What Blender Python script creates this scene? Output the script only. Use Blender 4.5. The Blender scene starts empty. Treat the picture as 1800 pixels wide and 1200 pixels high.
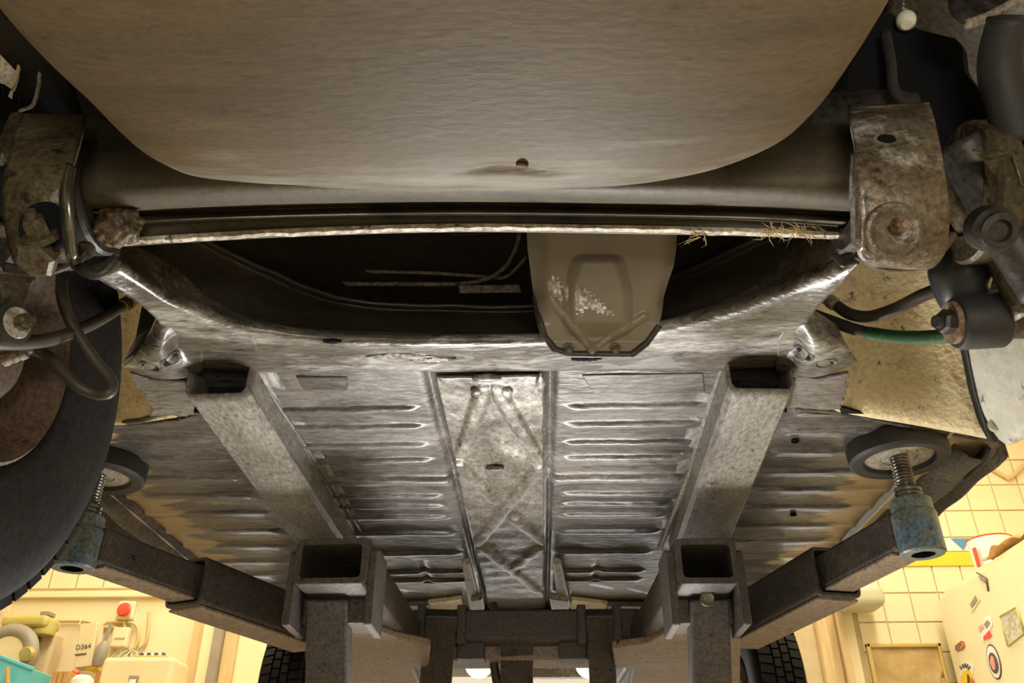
import bpy, bmesh, math, random
import numpy as np
from mathutils import Vector, Matrix
from mathutils.bvhtree import BVHTree
random.seed(7); rng = np.random.default_rng(7)
S = bpy.context.scene
COL = S.collection

# ------------------------------------------------------------------ camera
PITCH = math.radians(31.2); YAW = math.radians(1.63); F = 1500.0
CAMZ = 0.5
CO = np.array([0, 0, CAMZ])
cd = bpy.data.cameras.new('camera'); cam = bpy.data.objects.new('camera', cd); COL.objects.link(cam)
cd.sensor_width = 36; cd.lens = 36 * F / 1800; cd.clip_start = .01
cam.location = CO; cam.rotation_euler = (math.pi / 2 + PITCH, 0, YAW)
S.camera = cam
# ------------------------------------------------------------------ world, lights, exposure
S.view_settings.view_transform = 'Standard'; S.view_settings.look = 'None'
S.view_settings.gamma = 1; S.view_settings.use_curve_mapping = False
S.view_settings.exposure = 0.0
W = bpy.data.worlds.new('world'); S.world = W; W.use_nodes = True
W.node_tree.nodes['Background'].inputs[0].default_value = (1, .88, .66, 1)
W.node_tree.nodes['Background'].inputs[1].default_value = .12
def area(name, loc, target, sx, sy, power, col):
    l = bpy.data.lights.new(name, 'AREA'); l.shape = 'RECTANGLE'; l.size = sx; l.size_y = sy
    l.energy = power; l.color = col
    o = bpy.data.objects.new(name, l); COL.objects.link(o); o.location = loc
    o.rotation_euler = (Vector(target) - Vector(loc)).to_track_quat('-Z', 'Y').to_euler()
    return o
WARM = (1, .88, .66)
area('ceiling_lamp_left', (-1.75, 2.9, 2.88), (-1.75, 3.0, 0), .3, 2.4, 62, WARM)
area('ceiling_lamp_right', (1.75, 2.6, 2.88), (1.75, 2.7, 0), .3, 2.4, 66, WARM)
area('ceiling_lamp_front', (0, 4.1, 2.88), (0, 3.9, 0), 2.4, .2, 30, (1, .9, .75))
area('ceiling_lamp_rear', (0, -1.6, 2.88), (0, -1.4, 0), 2.4, .3, 40, (1, .92, .80))
area('underbody_fill', (-.02, 1.90, .28), (-.02, .95, 1.14), .7, .25, 10, (1, .96, .90)).data.spread = math.radians(100)  # unseen fill light added under the car to brighten the near underbody
area('rear_fill', (.15, -.9, .45), (0, .7, 1.05), .5, .3, 12, (1, .92, .76))  # unseen fill added behind the camera to brighten axle, clamps and cover
area('front_lamp', (.0, 4.3, .93), (0, .9, .95), 3.0, .42, 13, (.93, .95, 1))

# ------------------------------------------------------------------ helpers
st, ct = math.sin(PITCH), math.cos(PITCH); sy_, cy_ = math.sin(YAW), math.cos(YAW)
FW = np.array([-sy_ * ct, cy_ * ct, st]); RT = np.array([cy_, sy_, 0]); UP = np.array([sy_ * st, -cy_ * st, ct])
def ray(px, py): return (px - 900) / F * RT + (600 - py) / F * UP + FW
def PZ(px, py, z):            # where the sight line meets height z (above the camera)
    d = ray(px, py); return CO + d * (z / d[2])
def PY(px, py, y):
    d = ray(px, py); return CO + d * (y / d[1])
def PX(px, py, x):
    d = ray(px, py); return CO + d * (x / d[0])

def obj(name, verts, faces, m, parent=None, smooth=False, base=None):
    verts = np.asarray(verts, float)
    off = np.zeros(3)
    if parent is not None: off = ORG.get(parent.name, np.zeros(3))
    me = bpy.data.meshes.new(name); me.from_pydata((verts - off).tolist(), [], [tuple(int(i) for i in f) for f in faces]); me.update()
    if m: me.materials.append(m)
    if smooth: me.polygons.foreach_set('use_smooth', [True] * len(me.polygons))
    o = bpy.data.objects.new(name, me); COL.objects.link(o)
    if parent is not None: o.parent = parent; ORG[o.name] = off
    else: ORG[o.name] = off
    return o
ORG = {}
def tag(o, label=None, cat=None, group=None, kind=None):
    if label: o['label'] = label
    if cat: o['category'] = cat
    if group: o['group'] = group
    if kind: o['kind'] = kind
    return o
def empty(name, loc, label, cat, group=None):
    o = bpy.data.objects.new(name, None); COL.objects.link(o); o.location = loc; o.empty_display_size = .05
    ORG[o.name] = np.array(loc, float)
    return tag(o, label, cat, group)
def from_bm(name, bm, m, parent=None, smooth=False):
    bm.normal_update()
    me = bpy.data.meshes.new(name)
    off = ORG.get(parent.name, np.zeros(3)) if parent is not None else np.zeros(3)
    bmesh.ops.translate(bm, verts=bm.verts, vec=tuple(-off))
    bm.to_mesh(me); bm.free()
    if m: me.materials.append(m)
    if smooth: me.polygons.foreach_set('use_smooth', [True] * len(me.polygons))
    o = bpy.data.objects.new(name, me); COL.objects.link(o); ORG[o.name] = off
    if parent is not None: o.parent = parent
    return o
def frame_from(d, up=(0, 0, 1)):
    d = np.asarray(d, float); d = d / np.linalg.norm(d); up = np.asarray(up, float)
    if abs(d @ up) > .97: up = np.array([1., 0, 0]) if abs(d[0]) < .9 else np.array([0, 1., 0])
    x = np.cross(up, d); x /= np.linalg.norm(x); y = np.cross(d, x)
    return x, y, d
_bv = {}
def on(o, px, py):
    """point and outward normal where the surface of a built part lies behind a picture point"""
    if o.name not in _bv:
        off = ORG[o.name]
        _bv[o.name] = BVHTree.FromPolygons([tuple(np.array(v.co) + off) for v in o.data.vertices], [tuple(p.vertices) for p in o.data.polygons])
    d = Vector(ray(px, py)).normalized(); h = _bv[o.name].ray_cast(Vector(CO), d)
    if h[0] is None: return PZ(px, py, .6), np.array([0, 0, -1.])
    n = h[1] if h[1].dot(d) < 0 else -h[1]
    return np.array(h[0]), np.array(n)
def box(name, c, size, m, parent=None, axes=None, bevel=.003, seg=2, smooth=False):
    bm = bmesh.new(); bmesh.ops.create_cube(bm, size=1)
    bmesh.ops.scale(bm, vec=size, verts=bm.verts)
    if bevel: bmesh.ops.bevel(bm, geom=bm.edges[:], offset=min(bevel, min(size) * .4), segments=seg, affect='EDGES', profile=.5)
    M4 = Matrix.Translation(tuple(c))
    if axes is not None:
        M4 = M4 @ Matrix(((axes[0][0], axes[1][0], axes[2][0]), (axes[0][1], axes[1][1], axes[2][1]), (axes[0][2], axes[1][2], axes[2][2]))).to_4x4()
    bm.transform(M4)
    return from_bm(name, bm, m, parent, smooth)
def box_px(name, x0, y0, x1, y1, yd, th, m, parent=None, bevel=.004):
    a = PY(x0, y1, yd); b = PY(x1, y0, yd)
    c = [(a[0] + b[0]) / 2, yd + th / 2, (a[2] + b[2]) / 2]
    return box(name, c, (abs(b[0] - a[0]), th, abs(b[2] - a[2])), m, parent, None, bevel)
def catmull(P, n):
    P = np.asarray(P, float)
    if len(P) < 3:
        t = np.linspace(0, 1, n)[:, None]; return P[0] * (1 - t) + P[-1] * t
    L = np.r_[0, np.cumsum(np.linalg.norm(np.diff(P, axis=0), axis=1) ** .5)]
    out = []
    for t in np.linspace(0, L[-1], n):
        i = min(max(np.searchsorted(L, t) - 1, 0), len(P) - 2)
        u = (t - L[i]) / (L[i + 1] - L[i] + 1e-12)
        p1, p2 = P[i], P[i + 1]; p0 = P[i - 1] if i else 2 * p1 - p2; p3 = P[i + 2] if i + 2 < len(P) else 2 * p2 - p1
        out.append(.5 * (2 * p1 + (p2 - p0) * u + (2 * p0 - 5 * p1 + 4 * p2 - p3) * u * u + (3 * p1 - p0 - 3 * p2 + p3) * u ** 3))
    return np.array(out)
def poly_resample(P, n):
    P = np.asarray(P, float); L = np.r_[0, np.cumsum(np.linalg.norm(np.diff(P, axis=0), axis=1))]
    t = np.linspace(0, L[-1], n)
    return np.stack([np.interp(t, L, P[:, k]) for k in range(P.shape[1])], 1)
def tube(name, pts, r, m, parent=None, n=None, seg=10, cap=True, smooth=True):
    P = catmull(pts, n) if n else np.asarray(pts, float)
    N = len(P); rr = np.full(N, r) if np.isscalar(r) else np.interp(np.linspace(0, 1, N), np.linspace(0, 1, len(r)), r)
    T = np.gradient(P, axis=0); T /= np.linalg.norm(T, axis=1)[:, None] + 1e-12
    x, y, _ = frame_from(T[0]); V = []
    for i in range(N):
        x = x - (x @ T[i]) * T[i]; x /= np.linalg.norm(x); y = np.cross(T[i], x)
        for k in range(seg):
            a = 2 * math.pi * k / seg; V.append(P[i] + rr[i] * (math.cos(a) * x + math.sin(a) * y))
    Fc = [(i * seg + k, i * seg + (k + 1) % seg, (i + 1) * seg + (k + 1) % seg, (i + 1) * seg + k) for i in range(N - 1) for k in range(seg)]
    if cap: Fc += [tuple(range(seg))[::-1], tuple((N - 1) * seg + k for k in range(seg))]
    return obj(name, V, Fc, m, parent, smooth)
def lathe(name, prof, c, axis, m, parent=None, seg=32, smooth=True, sharp=35):
    x, y, d = frame_from(axis); c = np.asarray(c, float); V = []; Fc = []
    for r, h in prof:
        for k in range(seg):
            a = 2 * math.pi * k / seg; V.append(c + d * h + max(r, 1e-5) * (math.cos(a) * x + math.sin(a) * y))
    for i in range(len(prof) - 1):
        for k in range(seg): Fc.append((i * seg + k, i * seg + (k + 1) % seg, (i + 1) * seg + (k + 1) % seg, (i + 1) * seg + k))
    o = obj(name, V, Fc, m, parent, smooth)
    bm = bmesh.new(); bm.from_mesh(o.data); bmesh.ops.remove_doubles(bm, verts=bm.verts, dist=2e-5); bm.to_mesh(o.data); bm.free()
    if smooth: sharpen(o, sharp)
    return o
def sharpen(o, ang=35):
    bm = bmesh.new(); bm.from_mesh(o.data)
    bmesh.ops.recalc_face_normals(bm, faces=bm.faces)
    for e in bm.edges:
        if len(e.link_faces) == 2 and e.calc_face_angle(0) > math.radians(ang): e.smooth = False
    for f in bm.faces: f.smooth = True
    bm.to_mesh(o.data); bm.free(); return o
def loft(name, rows, m, parent=None, smooth=True, thick=0, close=False):
    R, N = len(rows), len(rows[0]); V = np.concatenate(rows)
    Fc = [(i * N + k, i * N + k + 1, (i + 1) * N + k + 1, (i + 1) * N + k) for i in range(R - 1) for k in range(N - 1)]
    if close: Fc += [((R - 1) * N + k, (R - 1) * N + k + 1, k + 1, k) for k in range(N - 1)]
    o = obj(name, V, Fc, m, parent, smooth)
    if thick: solid(o, thick)
    return o
def solid(o, t, off=0):
    s = o.modifiers.new('thickness', 'SOLIDIFY'); s.thickness = t; s.offset = off
def plate(name, pts, th, m, parent=None, bevel=.002, nrm=None):
    pts = [np.asarray(p, float) for p in pts]
    if nrm is None:
        nrm = np.zeros(3)
        for i in range(len(pts)): nrm = nrm + np.cross(pts[i], pts[(i + 1) % len(pts)])
    nrm = np.asarray(nrm, float); nrm = nrm / np.linalg.norm(nrm)
    n = len(pts); bm = bmesh.new()
    a = [bm.verts.new(p + nrm * th / 2) for p in pts]; b = [bm.verts.new(p - nrm * th / 2) for p in pts]
    bm.faces.new(a); bm.faces.new(b[::-1])
    for i in range(n): bm.faces.new((a[i], b[i], b[(i + 1) % n], a[(i + 1) % n]))
    bmesh.ops.recalc_face_normals(bm, faces=bm.faces)
    if bevel: bmesh.ops.bevel(bm, geom=bm.edges[:], offset=bevel, segments=1, affect='EDGES')
    return from_bm(name, bm, m, parent)
def hexbolt(name, c, axis, r, h, m, parent=None, washer=True):
    """hexagon head with a shank stub on a washer, standing along axis"""
    x, y, d = frame_from(axis); c = np.asarray(c, float); bm = bmesh.new()
    def prism(n, r0, r1, h0, h1):
        lo = [bm.verts.new(c + d * h0 + r0 * (math.cos(2 * math.pi * k / n) * x + math.sin(2 * math.pi * k / n) * y)) for k in range(n)]
        hi = [bm.verts.new(c + d * h1 + r1 * (math.cos(2 * math.pi * k / n) * x + math.sin(2 * math.pi * k / n) * y)) for k in range(n)]
        bm.faces.new(lo[::-1]); bm.faces.new(hi)
        for k in range(n): bm.faces.new((lo[k], lo[(k + 1) % n], hi[(k + 1) % n], hi[k]))
    if washer: prism(24, r * 1.5, r * 1.45, -h * .1, h * .18)
    prism(6, r, r, h * .15, h * .8); prism(6, r, r * .82, h * .8, h)
    prism(12, r * .55, r * .5, h, h * 1.35)
    return from_bm(name, bm, m, parent)
def cup(name, c, axis, r, depth, m, parent=None, rim=.15):
    """a hole: rolled rim and a well sunk behind it (axis points out of the surface)"""
    return lathe(name, [(r * (1 + 2 * rim), -.001), (r * (1 + rim), r * rim * .7), (r, 0), (r * .96, -depth), (0, -depth)], c, axis, m, parent, 20)

# ------------------------------------------------------------------ materials
def mat(name, c1, c2=None, scale=6, rough=.5, rough2=None, bump=0, bscale=None, metal=0, stretch=(1, 1, 1), c3=None, s3=2.5, t3=(.55, .7), spec=.5, emit=None, coat=0, streak=None, grain=None):
    if grain is None and bump >= .3: grain = (150, .45, 1.6)
    m = bpy.data.materials.new(name); m.use_nodes = True; nt = m.node_tree; N = nt.nodes; L = nt.links
    b = N['Principled BSDF']; b.inputs['Metallic'].default_value = metal; b.inputs['Specular IOR Level'].default_value = spec
    b.inputs['Base Color'].default_value = (*c1, 1); b.inputs['Roughness'].default_value = rough
    b.inputs['Coat Weight'].default_value = coat
    if emit:
        b.inputs['Emission Color'].default_value = (*emit[0], 1); b.inputs['Emission Strength'].default_value = emit[1]
    tc = N.new('ShaderNodeTexCoord'); mp = N.new('ShaderNodeMapping'); mp.inputs['Scale'].default_value = stretch
    L.new(tc.outputs['Object'], mp.inputs[0])
    if c2 is not None:
        n = N.new('ShaderNodeTexNoise'); n.inputs['Scale'].default_value = scale; n.inputs['Detail'].default_value = 8; n.inputs['Roughness'].default_value = .62
        L.new(mp.outputs[0], n.inputs['Vector'])
        r = N.new('ShaderNodeValToRGB'); r.color_ramp.elements[0].position = .32; r.color_ramp.elements[1].position = .68
        r.color_ramp.elements[0].color = (*c1, 1); r.color_ramp.elements[1].color = (*c2, 1)
        L.new(n.outputs[0], r.inputs[0]); col = r.outputs[0]
        if c3 is not None:
            n3 = N.new('ShaderNodeTexNoise'); n3.inputs['Scale'].default_value = s3; n3.inputs['Detail'].default_value = 9; n3.inputs['Roughness'].default_value = .68
            L.new(mp.outputs[0], n3.inputs['Vector'])
            r3 = N.new('ShaderNodeValToRGB'); r3.color_ramp.elements[0].position = t3[0]; r3.color_ramp.elements[1].position = t3[1]
            r3.color_ramp.elements[0].color = (0, 0, 0, 1); r3.color_ramp.elements[1].color = (1, 1, 1, 1)
            L.new(n3.outputs[0], r3.inputs[0])
            mx = N.new('ShaderNodeMix'); mx.data_type = 'RGBA'; L.new(r3.outputs[0], mx.inputs[0]); L.new(col, mx.inputs[6]); mx.inputs[7].default_value = (*c3, 1)
            col = mx.outputs[2]
        if grain:
            n5 = N.new('ShaderNodeTexNoise'); n5.inputs['Scale'].default_value = grain[0]; n5.inputs['Detail'].default_value = 5; n5.inputs['Roughness'].default_value = .75
            L.new(mp.outputs[0], n5.inputs['Vector'])
            r5 = N.new('ShaderNodeMapRange'); r5.inputs[1].default_value = .34; r5.inputs[2].default_value = .66; r5.inputs[3].default_value = grain[1]; r5.inputs[4].default_value = grain[2]
            L.new(n5.outputs[0], r5.inputs[0])
            m5 = N.new('ShaderNodeVectorMath'); m5.operation = 'SCALE'; L.new(col, m5.inputs[0]); L.new(r5.outputs[0], m5.inputs['Scale']); col = m5.outputs[0]
            # sparse dark specks
            n6 = N.new('ShaderNodeTexNoise'); n6.inputs['Scale'].default_value = grain[0] * .35; n6.inputs['Detail'].default_value = 6; n6.inputs['Roughness'].default_value = .7
            L.new(mp.outputs[0], n6.inputs['Vector'])
            r6 = N.new('ShaderNodeMapRange'); r6.inputs[1].default_value = .33; r6.inputs[2].default_value = .41; r6.inputs[3].default_value = grain[3] if len(grain) > 3 else .22; r6.inputs[4].default_value = 1
            L.new(n6.outputs[0], r6.inputs[0])
            m6 = N.new('ShaderNodeVectorMath'); m6.operation = 'SCALE'; L.new(col, m6.inputs[0]); L.new(r6.outputs[0], m6.inputs['Scale']); col = m6.outputs[0]
        if streak:
            ms = N.new('ShaderNodeMapping'); ms.inputs['Scale'].default_value = streak[1]; L.new(tc.outputs['Object'], ms.inputs[0])
            n4 = N.new('ShaderNodeTexNoise'); n4.inputs['Scale'].default_value = streak[0]; n4.inputs['Detail'].default_value = 10; n4.inputs['Roughness'].default_value = .7
            L.new(ms.outputs[0], n4.inputs['Vector'])
            r4 = N.new('ShaderNodeMapRange'); r4.inputs[1].default_value = .3; r4.inputs[2].default_value = .7; r4.inputs[3].default_value = streak[2]; r4.inputs[4].default_value = streak[3]
            L.new(n4.outputs[0], r4.inputs[0])
            m4 = N.new('ShaderNodeVectorMath'); m4.operation = 'SCALE'; L.new(col, m4.inputs[0]); L.new(r4.outputs[0], m4.inputs['Scale']); col = m4.outputs[0]
        L.new(col, b.inputs['Base Color'])
        if rough2 is not None:
            mr = N.new('ShaderNodeMapRange'); mr.inputs[1].default_value = .3; mr.inputs[2].default_value = .7
            mr.inputs[3].default_value = rough; mr.inputs[4].default_value = rough2
            L.new(n.outputs[0], mr.inputs[0]); L.new(mr.outputs[0], b.inputs['Roughness'])
    if bump:
        nb = N.new('ShaderNodeTexNoise'); nb.inputs['Scale'].default_value = bscale or scale * 4; nb.inputs['Detail'].default_value = 6
        L.new(mp.outputs[0], nb.inputs['Vector'])
        bp = N.new('ShaderNodeBump'); bp.inputs['Strength'].default_value = min(1, bump); bp.inputs['Distance'].default_value = .004
        L.new(nb.outputs[0], bp.inputs['Height']); L.new(bp.outputs[0], b.inputs['Normal'])
    return m
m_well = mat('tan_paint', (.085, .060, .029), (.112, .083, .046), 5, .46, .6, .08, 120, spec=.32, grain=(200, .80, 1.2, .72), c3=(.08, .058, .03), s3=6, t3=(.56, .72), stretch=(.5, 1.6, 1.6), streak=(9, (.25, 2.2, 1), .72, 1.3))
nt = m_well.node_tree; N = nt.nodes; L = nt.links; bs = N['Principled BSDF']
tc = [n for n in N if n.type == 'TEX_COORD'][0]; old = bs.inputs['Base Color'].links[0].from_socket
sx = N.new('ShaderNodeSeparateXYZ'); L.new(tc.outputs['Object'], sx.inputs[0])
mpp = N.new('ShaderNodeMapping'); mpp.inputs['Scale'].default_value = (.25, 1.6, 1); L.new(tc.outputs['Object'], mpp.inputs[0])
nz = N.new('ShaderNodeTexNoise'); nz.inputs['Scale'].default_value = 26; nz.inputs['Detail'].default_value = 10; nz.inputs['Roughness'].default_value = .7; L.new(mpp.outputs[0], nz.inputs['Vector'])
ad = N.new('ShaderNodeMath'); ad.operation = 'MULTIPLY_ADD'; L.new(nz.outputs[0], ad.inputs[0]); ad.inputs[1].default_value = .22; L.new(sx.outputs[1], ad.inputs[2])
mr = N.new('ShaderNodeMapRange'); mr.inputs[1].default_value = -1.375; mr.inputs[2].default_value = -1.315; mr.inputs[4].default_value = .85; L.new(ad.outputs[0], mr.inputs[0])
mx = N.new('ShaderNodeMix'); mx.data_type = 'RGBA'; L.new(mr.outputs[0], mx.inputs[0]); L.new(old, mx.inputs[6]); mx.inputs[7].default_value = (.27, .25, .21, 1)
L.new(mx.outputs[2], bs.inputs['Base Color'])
m_under = mat('underseal_grey', (.085, .074, .062), (.17, .152, .13), 9, .30, .5, .5, 60, c3=(.30, .285, .26), s3=5, t3=(.60, .74), stretch=(.35, 1, 1))
m_cross = mat('brushed_underseal', (.055, .046, .034), (.105, .092, .074), 12, .22, .40, .6, 90, coat=.2, c3=(.34, .33, .31), s3=8, t3=(.50, .64), stretch=(.4, 1.2, 1.2), streak=(14, (.2, 2.5, 2), .55, 1.5))
m_axle = mat('axle_paint', (.062, .050, .030), (.092, .075, .047), 8, .5, .62, .25, 60, grain=(150, .8, 1.2, .6), c3=(.02, .018, .013), s3=9)
m_edge = mat('worn_edge', (.40, .35, .27), (.74, .68, .57), 40, .5, .6, .6, 90)
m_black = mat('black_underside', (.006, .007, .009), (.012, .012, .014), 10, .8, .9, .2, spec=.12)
m_rubber = mat('rubber', (.022, .021, .021), (.036, .034, .032), 12, .55, .7, .25, 60)
m_hose = mat('hose_rubber', (.045, .037, .027), (.07, .058, .042), 20, .5)
m_tyre = mat('tyre_rubber', (.007, .0062, .0055), (.015, .013, .011), 7, .6, .8, .3, 50, spec=.2)
m_rust = mat('rusty_steel', (.055, .032, .018), (.115, .075, .045), 12, .6, .75, .5, 70, c3=(.03, .022, .016), s3=6)
m_strap = mat('worn_strap_steel', (.085, .062, .038), (.20, .165, .12), 22, .30, .5, .7, 80, c3=(.46, .43, .38), s3=12, t3=(.52, .64), metal=.2)
m_strapd = mat('oily_strap_steel', (.05, .038, .02), (.12, .095, .055), 16, .3, .5, .7, 60, metal=.2)
m_dark = mat('dark_oily_steel', (.020, .018, .016), (.045, .040, .035), 12, .4, .55, .4, 50)
m_boltr = mat('rusty_bolt', (.16, .09, .06), (.30, .20, .15), 40, .6, .7, .4, 120)
m_bolt = mat('greasy_bolt', (.09, .075, .05), (.17, .15, .11), 40, .3, .5, .4, 120, metal=.5)
m_cover = mat('tan_pressed_steel', (.20, .17, .125), (.26, .225, .17), 6, .32, .45, .15, 40, c3=(.10, .078, .05), s3=8, t3=(.6, .78))
m_arch = mat('sprayed_wheel_arch', (.72, .58, .32), (.86, .76, .50), 14, .35, .5, 1, 110, grain=(110, .85, 1.12), c3=(.45, .33, .14), s3=30, t3=(.56, .72))
m_fender = mat('pale_fender', (.62, .60, .50), (.74, .74, .68), 5, .35, .5, .4, 60, grain=(60, .88, 1.08), c3=(.42, .38, .22), s3=7, t3=(.6, .75))
m_sill = mat('muddy_sill', (.05, .04, .03), (.12, .095, .065), 14, .6, .75, .8, 60, c3=(.25, .18, .095), s3=6, t3=(.55, .68))
m_lift = mat('lift_steel', (.045, .038, .034), (.075, .062, .052), 8, .42, .6, .3, 60, c3=(.10, .078, .056), s3=7, t3=(.58, .75))
m_liftu = mat('lift_dusty_lit_paint', (.22, .16, .12), (.32, .25, .19), 8, .5, .65, .3, 50, c3=(.28, .22, .16), s3=6, t3=(.58, .75))  # dusty paint made paler: warm light from below put into the colour
m_blue = mat('blue_paint_worn', (.10, .13, .13), (.22, .25, .24), 12, .3, .5, .4, 70, c3=(.06, .20, .42), s3=14, t3=(.54, .66))
m_steel = mat('bright_screw_steel', (.10, .095, .085), (.26, .245, .21), 30, .22, .35, .2, 90, metal=.8)
m_padm = mat('pad_plate', (.28, .25, .20), (.42, .38, .32), 10, .45, .6, .3)
m_cream = mat('cream_wall_paint', (.82, .70, .42), (.86, .76, .50), 1.5, .55, .65, .15, 20)
m_tile = mat('cream_tile', (.82, .70, .44), (.86, .75, .50), 1.2, .18, .25, .05, 10)
m_grout = mat('grout', (.55, .44, .24), (.62, .50, .30), 20, .8)
m_yel = mat('yellow_tile_paint', (.85, .58, .03), (.88, .63, .06), 3, .3)
m_blu2 = mat('blue_print', (.10, .26, .48), (.14, .32, .54), 8, .4)
m_white = mat('white_enamel', (.80, .78, .70), (.85, .83, .76), 4, .3, .4)
m_fridge = mat('cream_enamel', (.78, .70, .42), (.82, .76, .50), 1.5, .28, .38, .05, 8, c3=(.62, .56, .33), s3=3, t3=(.66, .8))
m_wood = mat('pale_wood', (.58, .42, .20), (.70, .53, .28), 6, .5, .6, .2, 30, stretch=(8, 8, 1))
m_wood2 = mat('orange_wood', (.50, .26, .08), (.62, .36, .14), 8, .5, .6, .2, 30, stretch=(6, 6, 1))
m_floor = mat('concrete', (.40, .36, .29), (.50, .46, .38), 2.5, .45, .65, .2, 20)
m_ceil = mat('ceiling_paint', (.72, .66, .52), (.76, .70, .56), 2, .8)
m_red = mat('red_plastic', (.70, .06, .03), (.76, .09, .05), 10, .35)
m_green = mat('green_sleeve', (.010, .06, .016), (.016, .09, .024), 30, .5, .6, .5, 80)
m_cyan = mat('blue_plastic', (.10, .50, .62), (.14, .58, .68), 4, .35)
m_pink = mat('pink_print', (.80, .28, .26), (.84, .34, .32), 8, .4)
m_ink = mat('dark_ink', (.07, .06, .05), (.11, .10, .08), 8, .5)
m_paper = mat('label_paper', (.72, .60, .36), (.78, .66, .42), 8, .7)
m_grey = mat('grey_plastic', (.26, .23, .18), (.34, .30, .24), 6, .5)
m_olive = mat('olive_paint', (.46, .40, .10), (.56, .48, .16), 6, .35, .5)
m_gold = mat('brass_cap', (.62, .46, .16), (.72, .56, .24), 10, .35, metal=.6)
m_straw = mat('dry_straw', (.55, .42, .22), (.70, .56, .34), 30, .7)
m_mud = mat('oily_mud', (.05, .033, .016), (.14, .095, .045), 30, .45, .7, 1, 60)
m_silver = mat('bare_scraped_metal', (.30, .30, .29), (.62, .62, .60), 30, .25, .45, .8, 90, metal=.5)
m_scab = mat('flaking_paint', (.06, .05, .04), (.42, .40, .37), 60, .3, .5, 1, 160)
m_sepia = mat('sepia_print', (.40, .26, .09), (.62, .46, .22), 9, .35, .4, c3=(.16, .10, .035), s3=8, t3=(.58, .66))
m_pic = mat('printed_picture', (.70, .68, .60), (.35, .30, .10), 60, .4, c3=(.16, .40, .50), s3=30, t3=(.60, .66))
m_lamp = mat('lamp_lens', (.85, .85, .70), (.9, .9, .75), 10, .1, coat=.5)
m_lit = mat('lit_lamp_lens', (.9, .88, .7), None, emit=((1, .95, .72), 1.6))
m_cond = mat('conduit_paint', (.60, .46, .20), (.68, .54, .27), 6, .4)
m_chrome = mat('dull_chrome', (.50, .48, .44), (.60, .58, .54), 10, .18, .3, metal=.9)
m_brown = mat('brown_body_paint', (.085, .070, .052), (.115, .098, .075), 6, .5, .6, .3, 40)
m_weld = mat('weld_seam', (.22, .18, .13), (.36, .31, .24), 60, .5, .6, 1, 120)

# ------------------------------------------------------------------ the room
def struct(o): o['kind'] = 'structure'; return o
YW = 4.5
struct(box('floor', (0, 1, -.05), (6.2, 8.4, .1), m_floor, bevel=0))
struct(box('ceiling', (0, 1, 3.05), (6.2, 8.4, .1), m_ceil, bevel=0))
wf = struct(box('wall_front', (0, YW + .06, 1.5), (6.0, .12, 3.0), m_cream, bevel=0))
struct(box('wall_right', (3.0, 1.0, 1.5), (.12, 7.1, 3.0), m_cream, bevel=0))
xl = PY(8, 1050, 4.4)[0]
wl = struct(box('wall_left', (xl - .06, 1.0, 1.5), (.12, 7.1, 3.0), mat('rough_plaster', (.62, .50, .28), (.80, .68, .42), 10, .8, .9, 1, 30, c3=(.45, .36, .18), s3=14, t3=(.58, .66)), bevel=0))
# tiles: real slabs standing proud of the grout
TS = .146
grout = struct(box('tile_backing', ((1.25 + 2.94) / 2, YW - .002, 1.9), (2.94 - 1.25, .008, 2.2), m_grout, bevel=0)); grout.parent = wf
proto = None
def tile_at(x, z, m):
    global proto
    if proto is None:
        bm = bmesh.new(); bmesh.ops.create_cube(bm, size=1); bmesh.ops.scale(bm, vec=(TS - .006, .010, TS - .006), verts=bm.verts)
        bmesh.ops.bevel(bm, geom=[e for e in bm.edges], offset=.0025, segments=1, affect='EDGES')
        proto = from_bm('tile', bm, m_tile)
        t = proto
    else:
        t = proto.copy(); COL.objects.link(t)
    t.parent = wf; t.location = (x, YW - .008 + random.uniform(-.0008, .0008), z)
    t.rotation_euler = (random.uniform(-.004, .004), 0, random.uniform(-.004, .004))
xt0 = PY(1597, 1043, YW)[0]; zt0 = PY(1597, 1043, YW)[2]
for i in range(-2, 9):
    for j in range(-3, 8):
        tile_at(xt0 + (i + .5) * TS, zt0 + (j + .5) * TS, m_tile)
zl = PY(100, 1043, YW)[2]; xtl = PY(93, 1010, YW)[0]
for i in range(-3, 10):
    for j in range(0, 4):
        tile_at(xtl + (i + .5) * TS, zl + .02 + (j + .5) * TS, m_tile)
tl = struct(box('trim_1', ((xl - .8) / 2, YW - .014, zl - .012), (-.8 - xl, .03, .03), m_cream, bevel=.004))
zb = PY(1640, 997, YW)[2]
struct(box('trim_2', (2.1, YW - .016, zb + .04), (1.7, .012, .075), m_yel, bevel=.002))
bw = struct(box('trim_3', (2.1, YW - .016, zb + .115), (1.7, .012, .07), m_white, bevel=.002))
for k in range(8):
    x0 = 1.4 + k * .2
    plate('blue_triangle', [(x0, YW - .0235, zb + .147), (x0 + .10, YW - .0235, zb + .147), (x0 + .05, YW - .0235, zb + .083)], .003, m_blu2, bw, 0)
zb2 = PY(80, 994, YW)[2]
struct(box('trim_4', (xl + .45, YW - .016, zb2 + .06), (.85, .012, .12), m_yel, bevel=.002))
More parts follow.
